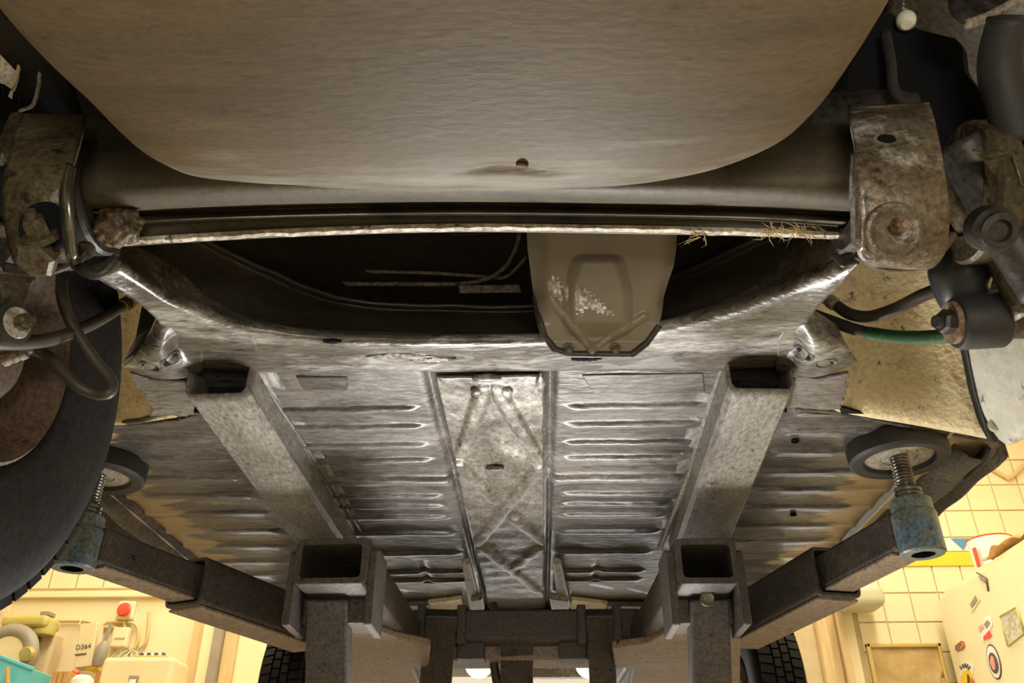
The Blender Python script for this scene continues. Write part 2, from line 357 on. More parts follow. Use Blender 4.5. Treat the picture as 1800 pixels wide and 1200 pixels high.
# door casings seen below the lift arms
def casing(n, x0, x1, y, th, m):
    a = PY(x0, 1170, YW)[0]; b = PY(x1, 1170, YW)[0]
    return struct(box('trim_%d' % n, ((a + b) / 2, YW - th / 2, .95), (b - a, th, 1.9), m, bevel=.004))
casing(5, 331, 352, 0, .03, m_wood); casing(6, 352, 372, 0, .045, m_cream); casing(7, 372, 388, 0, .06, m_grey)
casing(8, 388, 412, 0, .02, m_wood); casing(9, 1462, 1480, 0, .02, m_wood); casing(10, 1444, 1462, 0, .05, m_wood); casing(11, 1480, 1492, 0, .06, m_wood)
casing(12, 1492, 1512, 0, .03, m_cream)
dz_ = struct(box('door_1', (.06, YW - .02, .78), (1.5, .04, 1.56), mat('white_door_paint', (.74, .76, .80), (.80, .82, .86), 3, .4, .5), bevel=.004))
struct(box('baseboard_front', (0, YW - .01, .05), (5.6, .02, .1), m_wood, bevel=.003))

# ------------------------------------------------------------------ the car
H = .64                                   # floor pan height above the lens
XC = PZ(860, 650, H)[0]                   # centre line of the car
car = empty('car', (XC, 2.0, CAMZ + .2), 'old car raised on the lift, seen from below behind the spare wheel well', 'car')

def noise2(x, y, s, seed=0):
    r = np.random.default_rng(seed); o = 0
    for k in range(7):
        a, b, c = r.normal(0, s, 2).tolist() + [r.uniform(0, 6.28)]
        o = o + np.sin(x * a + y * b + c)
    return o / 7

# --- floor pan: pressed sheet with its beads
xa = PZ(160, 870, H)[0]; xb = PZ(1752, 775, H)[0]
y0 = PZ(860, 640, H)[1]; y1 = PZ(900, 1068, H)[1]
def yz(py): return PZ(870, py, H)[1]
def rail_x(px, py, z=H): return PZ(px, py, z)[0]
nx, ny = 300, 420
gx = np.linspace(xa, xb, nx); gy = np.linspace(y0 - .03, y1, ny); GX, GY = np.meshgrid(gx, gy)
Z = np.full_like(GX, CAMZ + H)
def bead(ya, xs, xe, w=.009, h=.007, soft=.012):
    """a pressed bead hanging below the sheet, from xs to xe across the car"""
    global Z
    d = (GY - ya) / w
    prof = np.where(d < 0, np.exp(-(d / .75) ** 4), np.exp(-(d / 1.5) ** 2))
    ends = 1 / (1 + np.exp(-(GX - xs) / soft * 3)) / (1 + np.exp((GX - xe) / soft * 3))
    Z -= h * prof * ends
xtl_ = lambda y: np.interp(y, [yz(650), yz(1050)], [PZ(752, 650, H)[0], PZ(850, 1050, H)[0]])
xtr_ = lambda y: np.interp(y, [yz(650), yz(1050)], [PZ(968, 650, H)[0], PZ(962, 1050, H)[0]])
RL = PZ(470, 690, H)[0]; RLo = PZ(345, 720, H)[0]; RR = PZ(1250, 690, H)[0]; RRo = PZ(1375, 720, H)[0]
for py in (712, 744, 776, 803, 866, 884, 903, 932, 968, 1001, 1016):
    y = yz(py); bead(y, xtr_(y) + .03, RR - .012); bead(y, RL + .012, xtl_(y) - .035)
for py in (690, 725, 760, 795, 830, 862, 893, 925, 952, 980, 1003, 1025, 1043):
    y = yz(py); bead(y, xa + .06, RLo - .02, .012, .005); bead(y, RRo + .02, xb - .07, .012, .005)
for py in (837,):
    y = yz(py); bead(y, xtr_(y), RR, .014, .011); bead(y, RL, xtl_(y), .014, .011)
# shallow crosses pressed into the front footwells
for cx in ((xtl_(yz(1000)) + RL) / 2, (xtr_(yz(1000)) + RR) / 2):
    d = np.abs(GX - cx) / .012; Z += .005 * np.exp(-d ** 4) * (np.abs(GY - yz(1002)) < .10)
Z += .0022 * noise2(GX, GY, 16, 3) + .0012 * noise2(GX, GY, 45, 4)
# tunnel closing strip edges
xl_t = xtl_(GY); xr_t = xtr_(GY)
ins = 1 / (1 + np.exp(-(GX - xl_t) / .003)) / (1 + np.exp((GX - xr_t) / .003))
for e in (xl_t, xr_t): Z += .014 * np.exp(-((GX - e) / .006) ** 2)
V = np.stack([GX, GY, Z], -1).reshape(-1, 3)
ycut = np.interp(gx, [xa, PZ(230, 742, H)[0], PZ(345, 725, H)[0], PZ(350, 660, H)[0], PZ(1385, 660, H)[0], PZ(1400, 716, H)[0], PZ(1480, 724, H)[0], PZ(1600, 746, H)[0], xb],
    [PZ(170, 760, H)[1], PZ(230, 742, H)[1], PZ(345, 725, H)[1], 0, 0, PZ(1400, 716, H)[1], PZ(1480, 724, H)[1], PZ(1600, 746, H)[1], PZ(1745, 776, H)[1]])
Fc = [(j * nx + i, (j + 1) * nx + i, (j + 1) * nx + i + 1, j * nx + i + 1) for j in range(ny - 1) for i in range(nx - 1) if gy[j] >= ycut[i]]
# the pan's paint is smeared grey; dried mud lies along the sills
m_pan = mat('floor_pan_paint', (.054, .048, .044), (.118, .109, .100), 10, .28, .50, .5, 80, coat=.2, c3=(.25, .235, .21), s3=6, t3=(.55, .70), stretch=(.4, 1, 1), streak=(12, (.2, 2.2, 1), .55, 1.5))
nt = m_pan.node_tree; N = nt.nodes; L = nt.links; bs = N['Principled BSDF']
old = bs.inputs['Base Color'].links[0].from_socket
tc = [n for n in N if n.type == 'TEX_COORD'][0]
sx = N.new('ShaderNodeSeparateXYZ'); L.new(tc.outputs['Object'], sx.inputs[0])
ab = N.new('ShaderNodeMath'); ab.operation = 'ABSOLUTE'; L.new(sx.outputs[0], ab.inputs[0])
nz = N.new('ShaderNodeTexNoise'); nz.inputs['Scale'].default_value = 14; nz.inputs['Detail'].default_value = 8
mpp = N.new('ShaderNodeMapping'); mpp.inputs['Scale'].default_value = (.25, 1.4, 1); L.new(tc.outputs['Object'], mpp.inputs[0]); L.new(mpp.outputs[0], nz.inputs['Vector'])
ad = N.new('ShaderNodeMath'); ad.operation = 'MULTIPLY_ADD'; L.new(nz.outputs[0], ad.inputs[0]); ad.inputs[1].default_value = .36; L.new(ab.outputs[0], ad.inputs[2])
mr = N.new('ShaderNodeMapRange'); mr.inputs[1].default_value = .872; mr.inputs[2].default_value = .890; L.new(ad.outputs[0], mr.inputs[0])
mx = N.new('ShaderNodeMix'); mx.data_type = 'RGBA'; L.new(mr.outputs[0], mx.inputs[0]); L.new(old, mx.inputs[6]); mx.inputs[7].default_value = (.42, .31, .17, 1)
L.new(mx.outputs[2], bs.inputs['Base Color'])
pan = obj('floor_pan', V, Fc, m_pan, car, True); solid(pan, .003, 1)

# --- tunnel cover with its zigzag stiffening ribs
tx = np.linspace(0, 1, 70); ty = np.linspace(yz(652), yz(1046), 200)
TU, TY = np.meshgrid(tx, ty)
TXX = xtl_(TY) + .012 + TU * (xtr_(TY) - xtl_(TY) - .024)
TZ = np.full_like(TXX, CAMZ + H - .006)
def seg_rib(P, Q, w, h):
    global TZ
    p = PZ(*P, H)[:2]; q = PZ(*Q, H)[:2]; d = q - p; L2 = d @ d
    t = np.clip(((TXX - p[0]) * d[0] + (TY - p[1]) * d[1]) / L2, 0, 1)
    dist = np.hypot(TXX - p[0] - t * d[0], TY - p[1] - t * d[1])
    TZ = np.minimum(TZ, CAMZ + H - .006 - h / (1 + np.exp((dist - w) / .0018)))
for P, Q in [((852, 672), (812, 790)), ((872, 672), (948, 800)), ((948, 812), (838, 948)), ((806, 806), (872, 872)), ((905, 905), (956, 945)), ((848, 955), (950, 1036)), ((945, 958), (905, 990))]:
    seg_rib(P, Q, .011, .007)
TZ += .0022 * noise2(TXX, TY, 40, 9) + .001 * noise2(TXX, TY, 110, 10)
nX, nY = 70, 200
Fc = [(j * nX + i, (j + 1) * nX + i, (j + 1) * nX + i + 1, j * nX + i + 1) for j in range(nY - 1) for i in range(nX - 1)]
m_tun = mat('tunnel_paint', (.075, .065, .052), (.18, .165, .14), 14, .26, .45, .6, 60, c3=(.40, .39, .36), s3=7, t3=(.56, .72), stretch=(1, .6, 1), streak=(14, (1.4, .8, 1), .55, 1.4))
tc_ = obj('tunnel_cover', np.stack([TXX, TY, TZ], -1).reshape(-1, 3), Fc, m_tun, car, True); solid(tc_, .003, 1)
# swollen sealer blobs at the rear end of the tunnel
for (cx, cy, rx, ry) in ((855, 664, .022, .010), (838, 688, .010, .014), (890, 690, .010, .016), (950, 672, .007, .030), (870, 822, .018, .005)):
    c = PZ(cx, cy, H - .012)
    bm = bmesh.new(); bmesh.ops.create_icosphere(bm, subdivisions=3, radius=1)
    for v in bm.verts:
        n = 1 + .18 * math.sin(v.co.x * 7 + cx) * math.cos(v.co.y * 6 + cy); v.co = Vector((v.co.x * rx * n, v.co.y * ry * n, v.co.z * .006)) + Vector(c)
    from_bm('sealer_blob', bm, m_tun, tc_, True)
# flange strips either side of the rails and the ends at the front of the tunnel
def px_plate(name, pts, z, th, m, parent, bevel=.002):
    return plate(name, [PZ(x, y, z) for x, y in pts], th, m, parent, bevel, (0, 0, 1))
for s, pts in ((0, [(812, 985), (826, 985), (846, 1062), (826, 1070)]), (1, [(972, 985), (986, 985), (1003, 1062), (982, 1070)])):
    px_plate('tunnel_end_bracket', pts, H - .02, .018, m_padm, car, .004)
    px_plate('tunnel_end_pad', [(828, 1050), (848, 1046), (852, 1066), (832, 1072)] if s == 0 else [(966, 1046), (1000, 1050), (1000, 1070), (970, 1068)], H - .03, .02, m_padm, car, .004)
for pts in ([(752, 1056), (812, 1048), (814, 1066), (756, 1073)], [(1004, 1050), (1068, 1058), (1066, 1073), (1002, 1068)]):
    px_plate('front_seam', pts, H - .01, .012, m_arch, car, .003)
for pts in ([(690, 1060), (756, 1058), (756, 1072), (690, 1074)], [(1066, 1060), (1136, 1060), (1136, 1074), (1066, 1074)]):
    px_plate('front_lip', pts, H - .012, .016, m_under, car, .004)

m_rail2 = mat('dark_patch_paint', (.040, .034, .027), (.085, .075, .062), 12, .3, .5, .5, 70, stretch=(.4, 1, 1), streak=(14, (.2, 2, 1), .6, 1.4))
px_plate('patch_plate', [(1022, 656), (1236, 653), (1240, 688), (1045, 690), (1034, 676)], H - .003, .006, m_rail2, car, .002)
px_plate('patch_plate', [(520, 660), (612, 660), (612, 684), (534, 684)], H - .003, .005, m_rail2, car, .002)
# --- frame rails: open channels under the pan
def rail(name, A, B, C, D, zb, side, open_in):
    """A,B near outer/inner px of the bottom face, C,D far outer/inner"""
    zt = H + .002; rows = []
    a, b, c, d = PZ(*A, zb), PZ(*B, zb), PZ(*C, zb), PZ(*D, zb)
    n = 30
    for t in np.linspace(0, 1, n):
        o = a * (1 - t) + c * t; i = b * (1 - t) + d * t
        w = (i - o) / np.linalg.norm(i - o)
        up = np.array([0, 0, zt - zb])
        prof = [o + up - w * .028, o + up - w * .006, o + up * .92, o + up * .15, o + w * .006, o + w * .02, i - w * .02, i - w * .006, i + up * .15, i + up * .92, i + up + w * .006, i + up + w * .028]
        rows.append(np.array([p - np.array([0, 0, .003]) for p in prof]))
    o_ = loft(name, rows, m_rail, car, False, .004); sharpen(o_, 30)
    return o_
m_rail = mat('rail_paint', (.115, .104, .09), (.20, .188, .17), 10, .28, .45, .4, 60, c3=(.34, .32, .29), s3=6, t3=(.60, .74), stretch=(1, .4, 1), streak=(16, (1, .25, 1), .7, 1.3))
rail('frame_rail', (326, 692), (432, 688), (540, 985), (625, 985), H - .055, 0, 1)
rail('frame_rail', (1396, 682), (1285, 680), (1268, 985), (1180, 985), H - .055, 1, 1)
# whitish flange seam along the rails' inner side
tube('rail_seam', [PZ(1270, 690, H - .004), PZ(1225, 800, H - .004), PZ(1160, 965, H - .004)], .006, m_weld, car, 60, 6)
tube('rail_seam', [PZ(468, 680, H - .004), PZ(548, 800, H - .004), PZ(655, 965, H - .004)], .004, m_under, car, 60, 6)
# black plate added inside each open rail end, standing in for its shade
for cx in (380, 1340): box('rail_end_shade', PZ(cx, 684, H - .026) + np.array([0, .035, 0]), (.085, .004, .044), m_black, car, bevel=0)

# --- arched crossmember over the axle
C0 = [(168, 486, .575), (215, 514, .585), (262, 545, .60), (300, 590, .615), (326, 630, .625), (352, 648, .63), (430, 651, .631), (560, 651, .632), (860, 650, .632), (1180, 649, .632), (1330, 648, .631), (1372, 645, .63), (1396, 615, .62), (1412, 575, .61), (1440, 535, .595), (1480, 498, .585), (1512, 462, .575)]
C05 = [(190, 478, .580), (260, 520, .595), (330, 568, .605), (420, 605, .612), (600, 628, .617), (860, 628, .617), (1120, 618, .615), (1280, 590, .61), (1380, 548, .603), (1450, 500, .59), (1506, 458, .58)]
C1 = [(205, 468, .585), (300, 530, .60), (400, 572, .605), (500, 592, .605), (600, 601, .605), (750, 604, .605), (900, 603, .605), (1100, 590, .605), (1250, 560, .605), (1380, 515, .60), (1450, 478, .595), (1500, 452, .59)]
C15 = [(196, 440, .62), (300, 492, .64), (400, 534, .65), (500, 560, .65), (600, 574, .65), (750, 584, .65), (900, 584, .65), (1100, 574, .65), (1250, 532, .645), (1380, 486, .63), (1440, 455, .62), (1490, 432, .60)]
C2 = [(240, 402, .69), (333, 424, .71), (400, 456, .72), (467, 487, .72), (540, 520, .72), (620, 540, .72), (760, 548, .72), (930, 549, .72), (1100, 538, .72), (1200, 497, .72), (1320, 440, .71), (1400, 405, .70)]
C25 = [(246, 394, .69), (346, 417, .71), (414, 449, .72), (482, 479, .72), (556, 510, .72), (630, 528, .72), (760, 536, .72), (930, 537, .72), (1090, 526, .72), (1188, 485, .72), (1305, 430, .71), (1390, 398, .70)]
def off(rows, dy, dz): return rows + np.array([0, dy, dz])
NS = 140
C12 = [(x, y - 14, z + .012) for x, y, z in C1]
cs = [catmull([PZ(*p) for p in c], NS) for c in (C0, C05, C1, C12, C15, C2, C25)]
cs.append(off(cs[-1], .05, .05)); cs.append(off(cs[-1], .0, .16))
colsn = [catmull(np.array([c[k] for c in cs]), 46) for k in range(NS)]
rows = [np.array([colsn[k][i] for k in range(NS)]) for i in range(46)]
nn = noise2(np.array(rows)[:, :, 0], np.array(rows)[:, :, 1], 45, 21)
rows = [r + np.stack([0 * nn[i], 0 * nn[i], .0018 * nn[i]], -1) for i, r in enumerate(rows)]
xm = loft('crossmember', rows, m_cross, car, True, .004)
m_cross2 = mat('smooth_dark_underseal', (.032, .028, .021), (.070, .059, .042), 5, .26, .42, .3, 60, grain=(120, .75, 1.25, .6), stretch=(.5, 1, 1))
xm.data.materials.append(m_cross2)
for p_ in xm.data.polygons:
    if p_.index // (NS - 1) > 17: p_.material_index = 1
# rust scabs and small holes along its lower fold
for (cx, cy, zz, sx_, sy2) in ((585, 597, .604, .012, .005), (700, 622, .612, .045, .010), (760, 628, .614, .03, .008), (820, 586, .63, .02, .005), (1030, 628, .614, .02, .005), (1300, 545, .63, .008, .004)):
    c = PZ(cx, cy, zz) - np.array([0, 0, .002]); bm = bmesh.new(); bmesh.ops.create_icosphere(bm, subdivisions=3, radius=1)
    for v in bm.verts:
        n = 1 + .3 * math.sin(v.co.x * 9 + cx) * math.cos(v.co.y * 8 + cy); v.co = Vector((v.co.x * sx_ * n, v.co.y * sy2 * n, v.co.z * .003 * n)) + Vector(c)
    from_bm('rust_scab', bm, m_scab if cx in (700, 760) else m_black, xm, True)
# corner plates with their paired holes
def corner(pts_z, m=m_cross):
    return plate('corner_plate', [PZ(*p) for p in pts_z], .006, m, car, .002)
def surf(name, rowpts, m, n=40, k=30, thick=.003, parent=car):
    rows = [catmull(r, n) for r in rowpts]; cols = [catmull(np.array([r[i] for r in rows]), k) for i in range(n)]
    rows = [np.array([cols[i][j] for i in range(n)]) for j in range(k)]
    return loft(name, rows, m, parent, True, thick)
def Zr(rows): return [[PZ(*p) for p in r] for r in rows]
cplate = [None, None]
cplate[0] = surf('corner_plate', Zr([[(283, 543, .628), (300, 550, .614), (330, 562, .610), (352, 590, .612)], [(262, 588, .612), (285, 598, .599), (318, 606, .620), (356, 615, .618)], [(236, 625, .606), (275, 632, .595), (316, 640, .612), (358, 645, .624)], [(214, 642, .604), (262, 661, .604), (310, 664, .614), (350, 656, .63)]]), m_cross, 24, 24, .004)
cplate[1] = surf('corner_plate', Zr([[(1423, 543, .628), (1408, 550, .614), (1385, 568, .610), (1366, 598, .612)], [(1450, 578, .612), (1425, 590, .599), (1395, 602, .620), (1366, 618, .618)], [(1484, 605, .606), (1440, 619, .595), (1400, 636, .612), (1364, 645, .624)], [(1507, 634, .604), (1455, 656, .604), (1405, 662, .614), (1372, 656, .63)]]), m_cross, 24, 24, .004)
def jag(a, b, n, amp, z0, z1):
    r = random.Random(int(a[0])); return [(a[0] + (b[0] - a[0]) * t + r.uniform(-amp, amp), a[1] + (b[1] - a[1]) * t + r.uniform(-amp, amp) * .6, z0 + (z1 - z0) * t) for t in np.linspace(0, 1, n)]
corner([(325, 668, .622), (352, 724, .625)] + jag((345, 728), (262, 728), 9, 3, .625, .62) + jag((266, 716), (226, 652), 11, 4, .62, .615) + [(262, 664, .618)], m_under)
corner([(1398, 658, .625), (1440, 662, .62)] + jag((1494, 654), (1478, 716), 11, 4, .616, .62) + jag((1476, 718), (1388, 714), 8, 2.5, .62, .626), m_under)
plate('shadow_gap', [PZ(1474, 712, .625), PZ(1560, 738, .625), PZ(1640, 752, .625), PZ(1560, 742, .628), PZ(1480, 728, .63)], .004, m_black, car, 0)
for (cx, cy, pl) in ((264, 643, 0), (299, 630, 0), (1414, 620, 1), (1450, 637, 1)):
    c, nn_ = on(cplate[pl], cx, cy); c = c + nn_ * .001
    lathe('drain_hole', [(.0005, .0004), (.0115, .0004), (.0125, -.002)], c, nn_, m_black, xm, 20)
    lathe('hole_rim', [(.0165, -.001), (.0150, .0018), (.0130, .0016), (.0118, -.001)], c, nn_, m_cross, xm, 24)
# side flaps hanging beside the corner plates
plate('side_flap', [PZ(*p) for p in [(214, 640, .60), (240, 590, .62), (250, 535, .66), (283, 545, .64), (284, 565, .63), (262, 610, .61)]], .004, m_dark, car)
plate('side_flap', [PZ(*p) for p in [(1500, 630, .60), (1470, 570, .63), (1424, 540, .64), (1420, 552, .62), (1440, 580, .61), (1480, 612, .603)]], .004, m_under, car)

# --- dark space above the axle
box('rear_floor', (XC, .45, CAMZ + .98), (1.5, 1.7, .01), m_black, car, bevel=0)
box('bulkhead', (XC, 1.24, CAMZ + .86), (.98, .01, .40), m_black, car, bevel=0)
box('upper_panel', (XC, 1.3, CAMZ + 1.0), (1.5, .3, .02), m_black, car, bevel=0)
# brake pipes and a label on the dark panel
def P3(pts, y): return [PY(a, b, y) for a, b in pts]
tube('brake_pipe', P3([(455, 415), (500, 450), (556, 488), (600, 498), (700, 499), (800, 499), (850, 492), (885, 472), (905, 440), (914, 408)], 1.10), .0035, m_weld, car, 60, 8)
tube('brake_pipe', P3([(485, 415), (520, 450), (560, 474), (640, 477), (760, 480), (850, 486), (890, 486), (925, 452)], 1.115), .003, m_weld, car, 60, 8)
tube('brake_pipe', P3([(640, 410), (760, 414), (860, 410)], 1.13), .0025, m_sill, car, 30, 6)
plate('stiffener_strip', P3([(806, 502), (912, 501), (916, 513), (808, 515)], 1.09), .004, m_padm, car, .001)
plate('dark_panel_fold', P3([(480, 440), (760, 405), (760, 470), (560, 470)], 1.18), .004, m_rubber, car, .001)

# --- axle beam: pressed tube with a lower flange
ax_rows = []
def axr(pts, y): return catmull([PY(a, b, y_) for (a, b), y_ in zip(pts, y if hasattr(y, '__len__') else [y] * len(pts))], 90)
XS = [120, 300, 520, 800, 1100, 1320, 1520]
def axrow(pys, y): return axr(list(zip(XS, pys)), y)
ax_rows.append(axrow([200, 220, 235, 240, 235, 225, 200], .70))
ax_rows.append(axrow([245, 262, 275, 280, 275, 268, 240], .655))
ax_rows.append(axrow([290, 300, 308, 311, 308, 300, 285], .645))
ax_rows.append(axrow([330, 328, 329, 331, 330, 328, 325], .652))
ax_rows.append(axrow([362, 352, 347, 345, 347, 350, 358], .672))
ax_rows.append(axrow([378, 366, 358, 354, 357, 362, 372], .700))
ax_rows.append(axrow([386, 374, 366, 361, 364, 369, 380], .722))
ax_rows.append(axrow([394, 381, 373, 368, 371, 376, 387], .715))
ax_rows.append(axrow([400, 387, 379, 374, 377, 382, 393], .712))
ax_rows.append(axrow([407, 393, 384, 379, 382, 388, 400], .728))
ax_rows.append(axrow([420, 408, 396, 390, 393, 398, 406], .735))
ax_rows.append(axrow([428, 416, 404, 396, 399, 403, 411], .735))
rws = [catmull(np.array([r[k] for r in ax_rows]), 50) for k in range(90)]
rows = [np.array([rws[k][i] for k in range(90)]) for i in range(50)]
back = [rows[-1] + np.array([0, .012, .0]), rows[-1] + np.array([0, .012, .06]), rows[0] + np.array([0, .06, .01])]
beam = loft('axle_beam', rows + back, m_axle, car, True, 0, True); sharpen(beam, 50)
lip = [axr(list(zip([178] + XS[1:-1] + [1482], p)), .733) for p in ([424, 416, 404, 396, 399, 404, 411], [431, 423, 411, 403, 405, 411, 418])]
jz = .0009 * noise2(np.linspace(0, 40, 90), np.zeros(90), 1.1, 5) + .0007 * rng.normal(0, 1, 90); lip[1][:, 2] += jz
lipo = loft('flange_lip', [lip[0], lip[1]], m_edge, beam, False, .006)
# the dark diff pipes above the axle, seen right of the spare well
tube('axle_tube', [PY(1240, 300, .74), PY(1380, 262, .74), PY(1500, 232, .74), PY(1640, 215, .74)], .05, m_dark, car, 24, 20)
bm = bmesh.new(); bmesh.ops.create_icosphere(bm, subdivisions=5, radius=1); mc = PY(207, 399, .70)
for v in bm.verts:
    a = v.co.copy(); n = 1 + .16 * math.sin(a.x * 5 + 1) * math.cos(a.z * 6) + .07 * math.sin(a.x * 11 + a.y * 9) * math.sin(a.z * 10) + .02 * math.sin(a.z * 29 + a.x * 23)
    v.co = Vector((a.x * .024 * n + mc[0], a.y * .02 * n + mc[1], a.z * .021 * n + mc[2]))
from_bm('oily_mud_lump', bm, m_mud, beam, True)
# straw caught on the flange
for (cx, cy, n) in ((1230, 420, 16), (1358, 413, 34), (1408, 416, 34), (1432, 408, 10)):
    V = []; Fc = []
    c = PY(cx, cy - 8, .728)
    for k in range(n):
        d = rng.normal(0, 1, 3) * np.array([.014, .004, .010]) + np.array([0, -.004, -.006]); b = c + rng.normal(0, 1, 3) * np.array([.006, .001, .002])
        e = b + d; mid = (b + e) / 2 + rng.normal(0, .0025, 3); w = np.array([.0005, 0, .0005])
        i = len(V); V += [b - w, b + w, mid + w, mid - w, e, b + np.array([0, .0008, 0]), mid + np.array([0, .0008, 0])]
        Fc += [(i, i + 1, i + 2, i + 3), (i + 3, i + 2, i + 4), (i, i + 3, i + 6, i + 5), (i + 1, i + 5, i + 6, i + 2)]
    t = obj('straw_tuft', V, Fc, m_straw, beam); t['kind'] = 'stuff'

# --- axle clamps left and right
def strap(name, L_, R_, rowspec, m, bend=.012):
    rows = []
    for (pyL, pyR, xL, xR, y) in rowspec:
        us = np.linspace(0, 1, 16)
        rows.append(np.array([PY(xL + (xR - xL) * u, pyL + (pyR - pyL) * u, y - bend * math.sin(math.pi * u) * .4) for u in us]))
    cols = [catmull(np.array([r[k] for r in rows]), 40) for k in range(16)]
    rows = [np.array([cols[k][i] for k in range(16)]) for i in range(40)]
    o = loft(name, rows, m, car, True, .007); return o
st_r = strap('axle_clamp', 0, 0, [(193, 185, 1490, 1632, .64), (215, 205, 1494, 1638, .605), (260, 252, 1502, 1648, .585), (300, 296, 1503, 1655, .58), (350, 345, 1504, 1662, .585), (400, 396, 1504, 1664, .60), (440, 436, 1506, 1660, .62), (458, 462, 1522, 1642, .635), (466, 470, 1548, 1620, .65)], m_strap)
st_l = strap('axle_clamp', 0, 0, [(205, 205, 40, 152, .64), (222, 222, 34, 148, .612), (262, 262, 24, 138, .59), (300, 296, 14, 128, .58), (340, 336, 10, 124, .582), (390, 386, 12, 124, .598), (430, 428, 20, 130, .615), (455, 450, 26, 132, .632), (476, 470, 40, 128, .65)], m_strapd)
def rim(pts, y, r, m, parent): return tube('clamp_edge', P3(pts, y), r, m, parent, 30, 8)
rows = [[PY(1500, 272, .60), PY(1497, 330, .595), PY(1500, 390, .61), PY(1499, 432, .635)], [PY(1520, 268, .585), PY(1519, 330, .578), PY(1521, 390, .592), PY(1518, 440, .615)]]
loft('clamp_edge', [catmull(r, 24) for r in rows], m_silver, st_r, True, .005)
rows = [[PY(120, 288, .575), PY(108, 340, .568), PY(112, 400, .583), PY(120, 452, .607)], [PY(131, 292, .572), PY(125, 340, .565), PY(129, 400, .58), PY(134, 454, .605)]]
loft('clamp_edge', [catmull(r, 24) for r in rows], m_steel, st_l, True, .005)
c, nn_ = on(st_r, 1557, 250); c = c + nn_ * .0036; lathe('clamp_hole', [(0, .0004), (.0078, .0004), (.0092, -.002)], c, nn_, m_black, st_r, 24)
lathe('bolt_recess', [(0, -.004), (.010, -.004), (.016, -.001), (.021, .0012), (.024, .0005), (.026, -.002)], PY(1572, 406, .589), (0, -.85, -.5), m_strap, st_r, 32)
hexbolt('clamp_bolt', PY(1574, 398, .588), (.1, -.85, -.5), .0068, .013, m_boltr, st_r, False)
lathe('bolt_recess', [(0, -.003), (.014, -.003), (.019, .0), (.022, .0008), (.024, -.002)], PY(76, 400, .590), (0, -.85, -.5), m_black, st_l, 32)
hexbolt('clamp_bolt', PY(72, 418, .594), (-.05, -.80, .35), .0105, .020, m_strapd, st_l)
lathe('clamp_nut', [(0, -.004), (.017, -.004), (.019, .001), (.019, .012), (.015, .015), (0, .015)], PY(70, 446, .607), (0, -.35, -.95), m_strapd, st_l, 6, False)
# curled lips at the clamps' feet
tube('clamp_lip', P3([(10, 470), (50, 476), (90, 474), (126, 462), (136, 468), (160, 482), (185, 478), (205, 455)], .64), .005, m_dark, st_l, 40, 8)
plate('clamp_hook', P3([(132, 470), (158, 482), (186, 474), (212, 445), (206, 442), (182, 462), (160, 468), (140, 460)], .66), .006, m_dark, st_l)
plate('clamp_hook', P3([(1508, 462), (1480, 470), (1462, 452), (1455, 432), (1462, 432), (1478, 452), (1494, 456), (1506, 440)], .67), .006, m_dark, st_r)
tube('clamp_lip', P3([(1506, 448), (1540, 466), (1580, 471), (1620, 466), (1650, 445), (1676, 412)], .645), .004, m_rust, st_r, 40, 8)
hexbolt('hook_bolt', PY(150, 440, .65), (.25, -.6, -.8), .006, .03, m_bolt, st_l)
# dark collars next to the clamps
for (cx, cy, r, yy, h) in ((1480, 340, .062, .70, .035), (1690, 340, .075, .70, .03), (1722, 345, .066, .70, .02), (142, 350, .062, .70, .03)):
    lathe('axle_collar', [(r * .6, 0), (r * .95, 0), (r, .004), (r, h - .004), (r * .95, h), (r * .6, h)], PY(cx, cy, yy), (1, 0, 0), m_dark if cx != 1690 else m_strapd, car, 32)

# --- spare wheel well
sil = [(-60, -90), (0, 20), (72, 100), (160, 182), (205, 230), (255, 276), (330, 314), (420, 325), (520, 331), (660, 339), (820, 338), (1000, 333), (1150, 323), (1250, 304), (1320, 280), (1380, 250), (1440, 190), (1482, 130), (1530, 55), (1562, 0), (1600, -90)]
ZW = .50
tr = np.array([PZ(a, b, ZW)[:2] for a, b in sil])
cxw = (tr[0, 0] + tr[-1, 0]) / 2; cyw = .245
ang = np.arctan2(tr[:, 1] - cyw, tr[:, 0] - cxw); rad = np.hypot(tr[:, 0] - cxw, tr[:, 1] - cyw)
NA = 360; A = np.linspace(-math.pi, math.pi, NA, endpoint=False)
o_ = np.argsort(ang); angs = ang[o_]; rads = rad[o_]
rm = (rads[0] + rads[-1]) / 2
ext_a = np.r_[-math.pi, -2.4, -1.57, -.75, angs, math.pi]
i_ = np.argsort(ext_a); ext_r = np.r_[rads[-1], rm, rm, rm, rads, rads[-1]][i_]; ext_a = ext_a[i_]
RA = np.interp(A, ext_a, ext_r)
k = np.array([1, 2, 3, 2, 1.]); k /= k.sum(); RA = sum(k[j] * np.roll(RA, j - 2) for j in range(5)) * 1.045
prof = catmull(np.array([(0, .478), (.3, .480), (.6, .484), (.80, .488), (.91, .495), (.968, .507), (.995, .530), (1.006, .57), (1.01, .65), (1.02, .80)]), 80)
dn = PY(905, 312, .54)
V = []
for s, z in prof:
    for a, r in zip(A, RA):
        x = cxw + s * r * math.cos(a); y = cyw + s * r * math.sin(a)
        dz = .0010 * math.sin(x * 13 + y * 7)
        # knocked-in dent at the front edge and its crease
        dd = math.exp(-((x - dn[0]) / .045) ** 2 - ((y - dn[1] + .006 - .004 * math.sin(x * 60)) / .0045) ** 2); dz += .005 * dd
        V.append((x, y, CAMZ + z + (dz if s < 1.0 else 0)))
NP = len(prof)
Fc = [(i * NA + k, (i + 1) * NA + k, (i + 1) * NA + (k + 1) % NA, i * NA + (k + 1) % NA) for i in range(NP - 1) for k in range(NA)]
well = obj('spare_wheel_well', V, Fc, m_well, car, True)
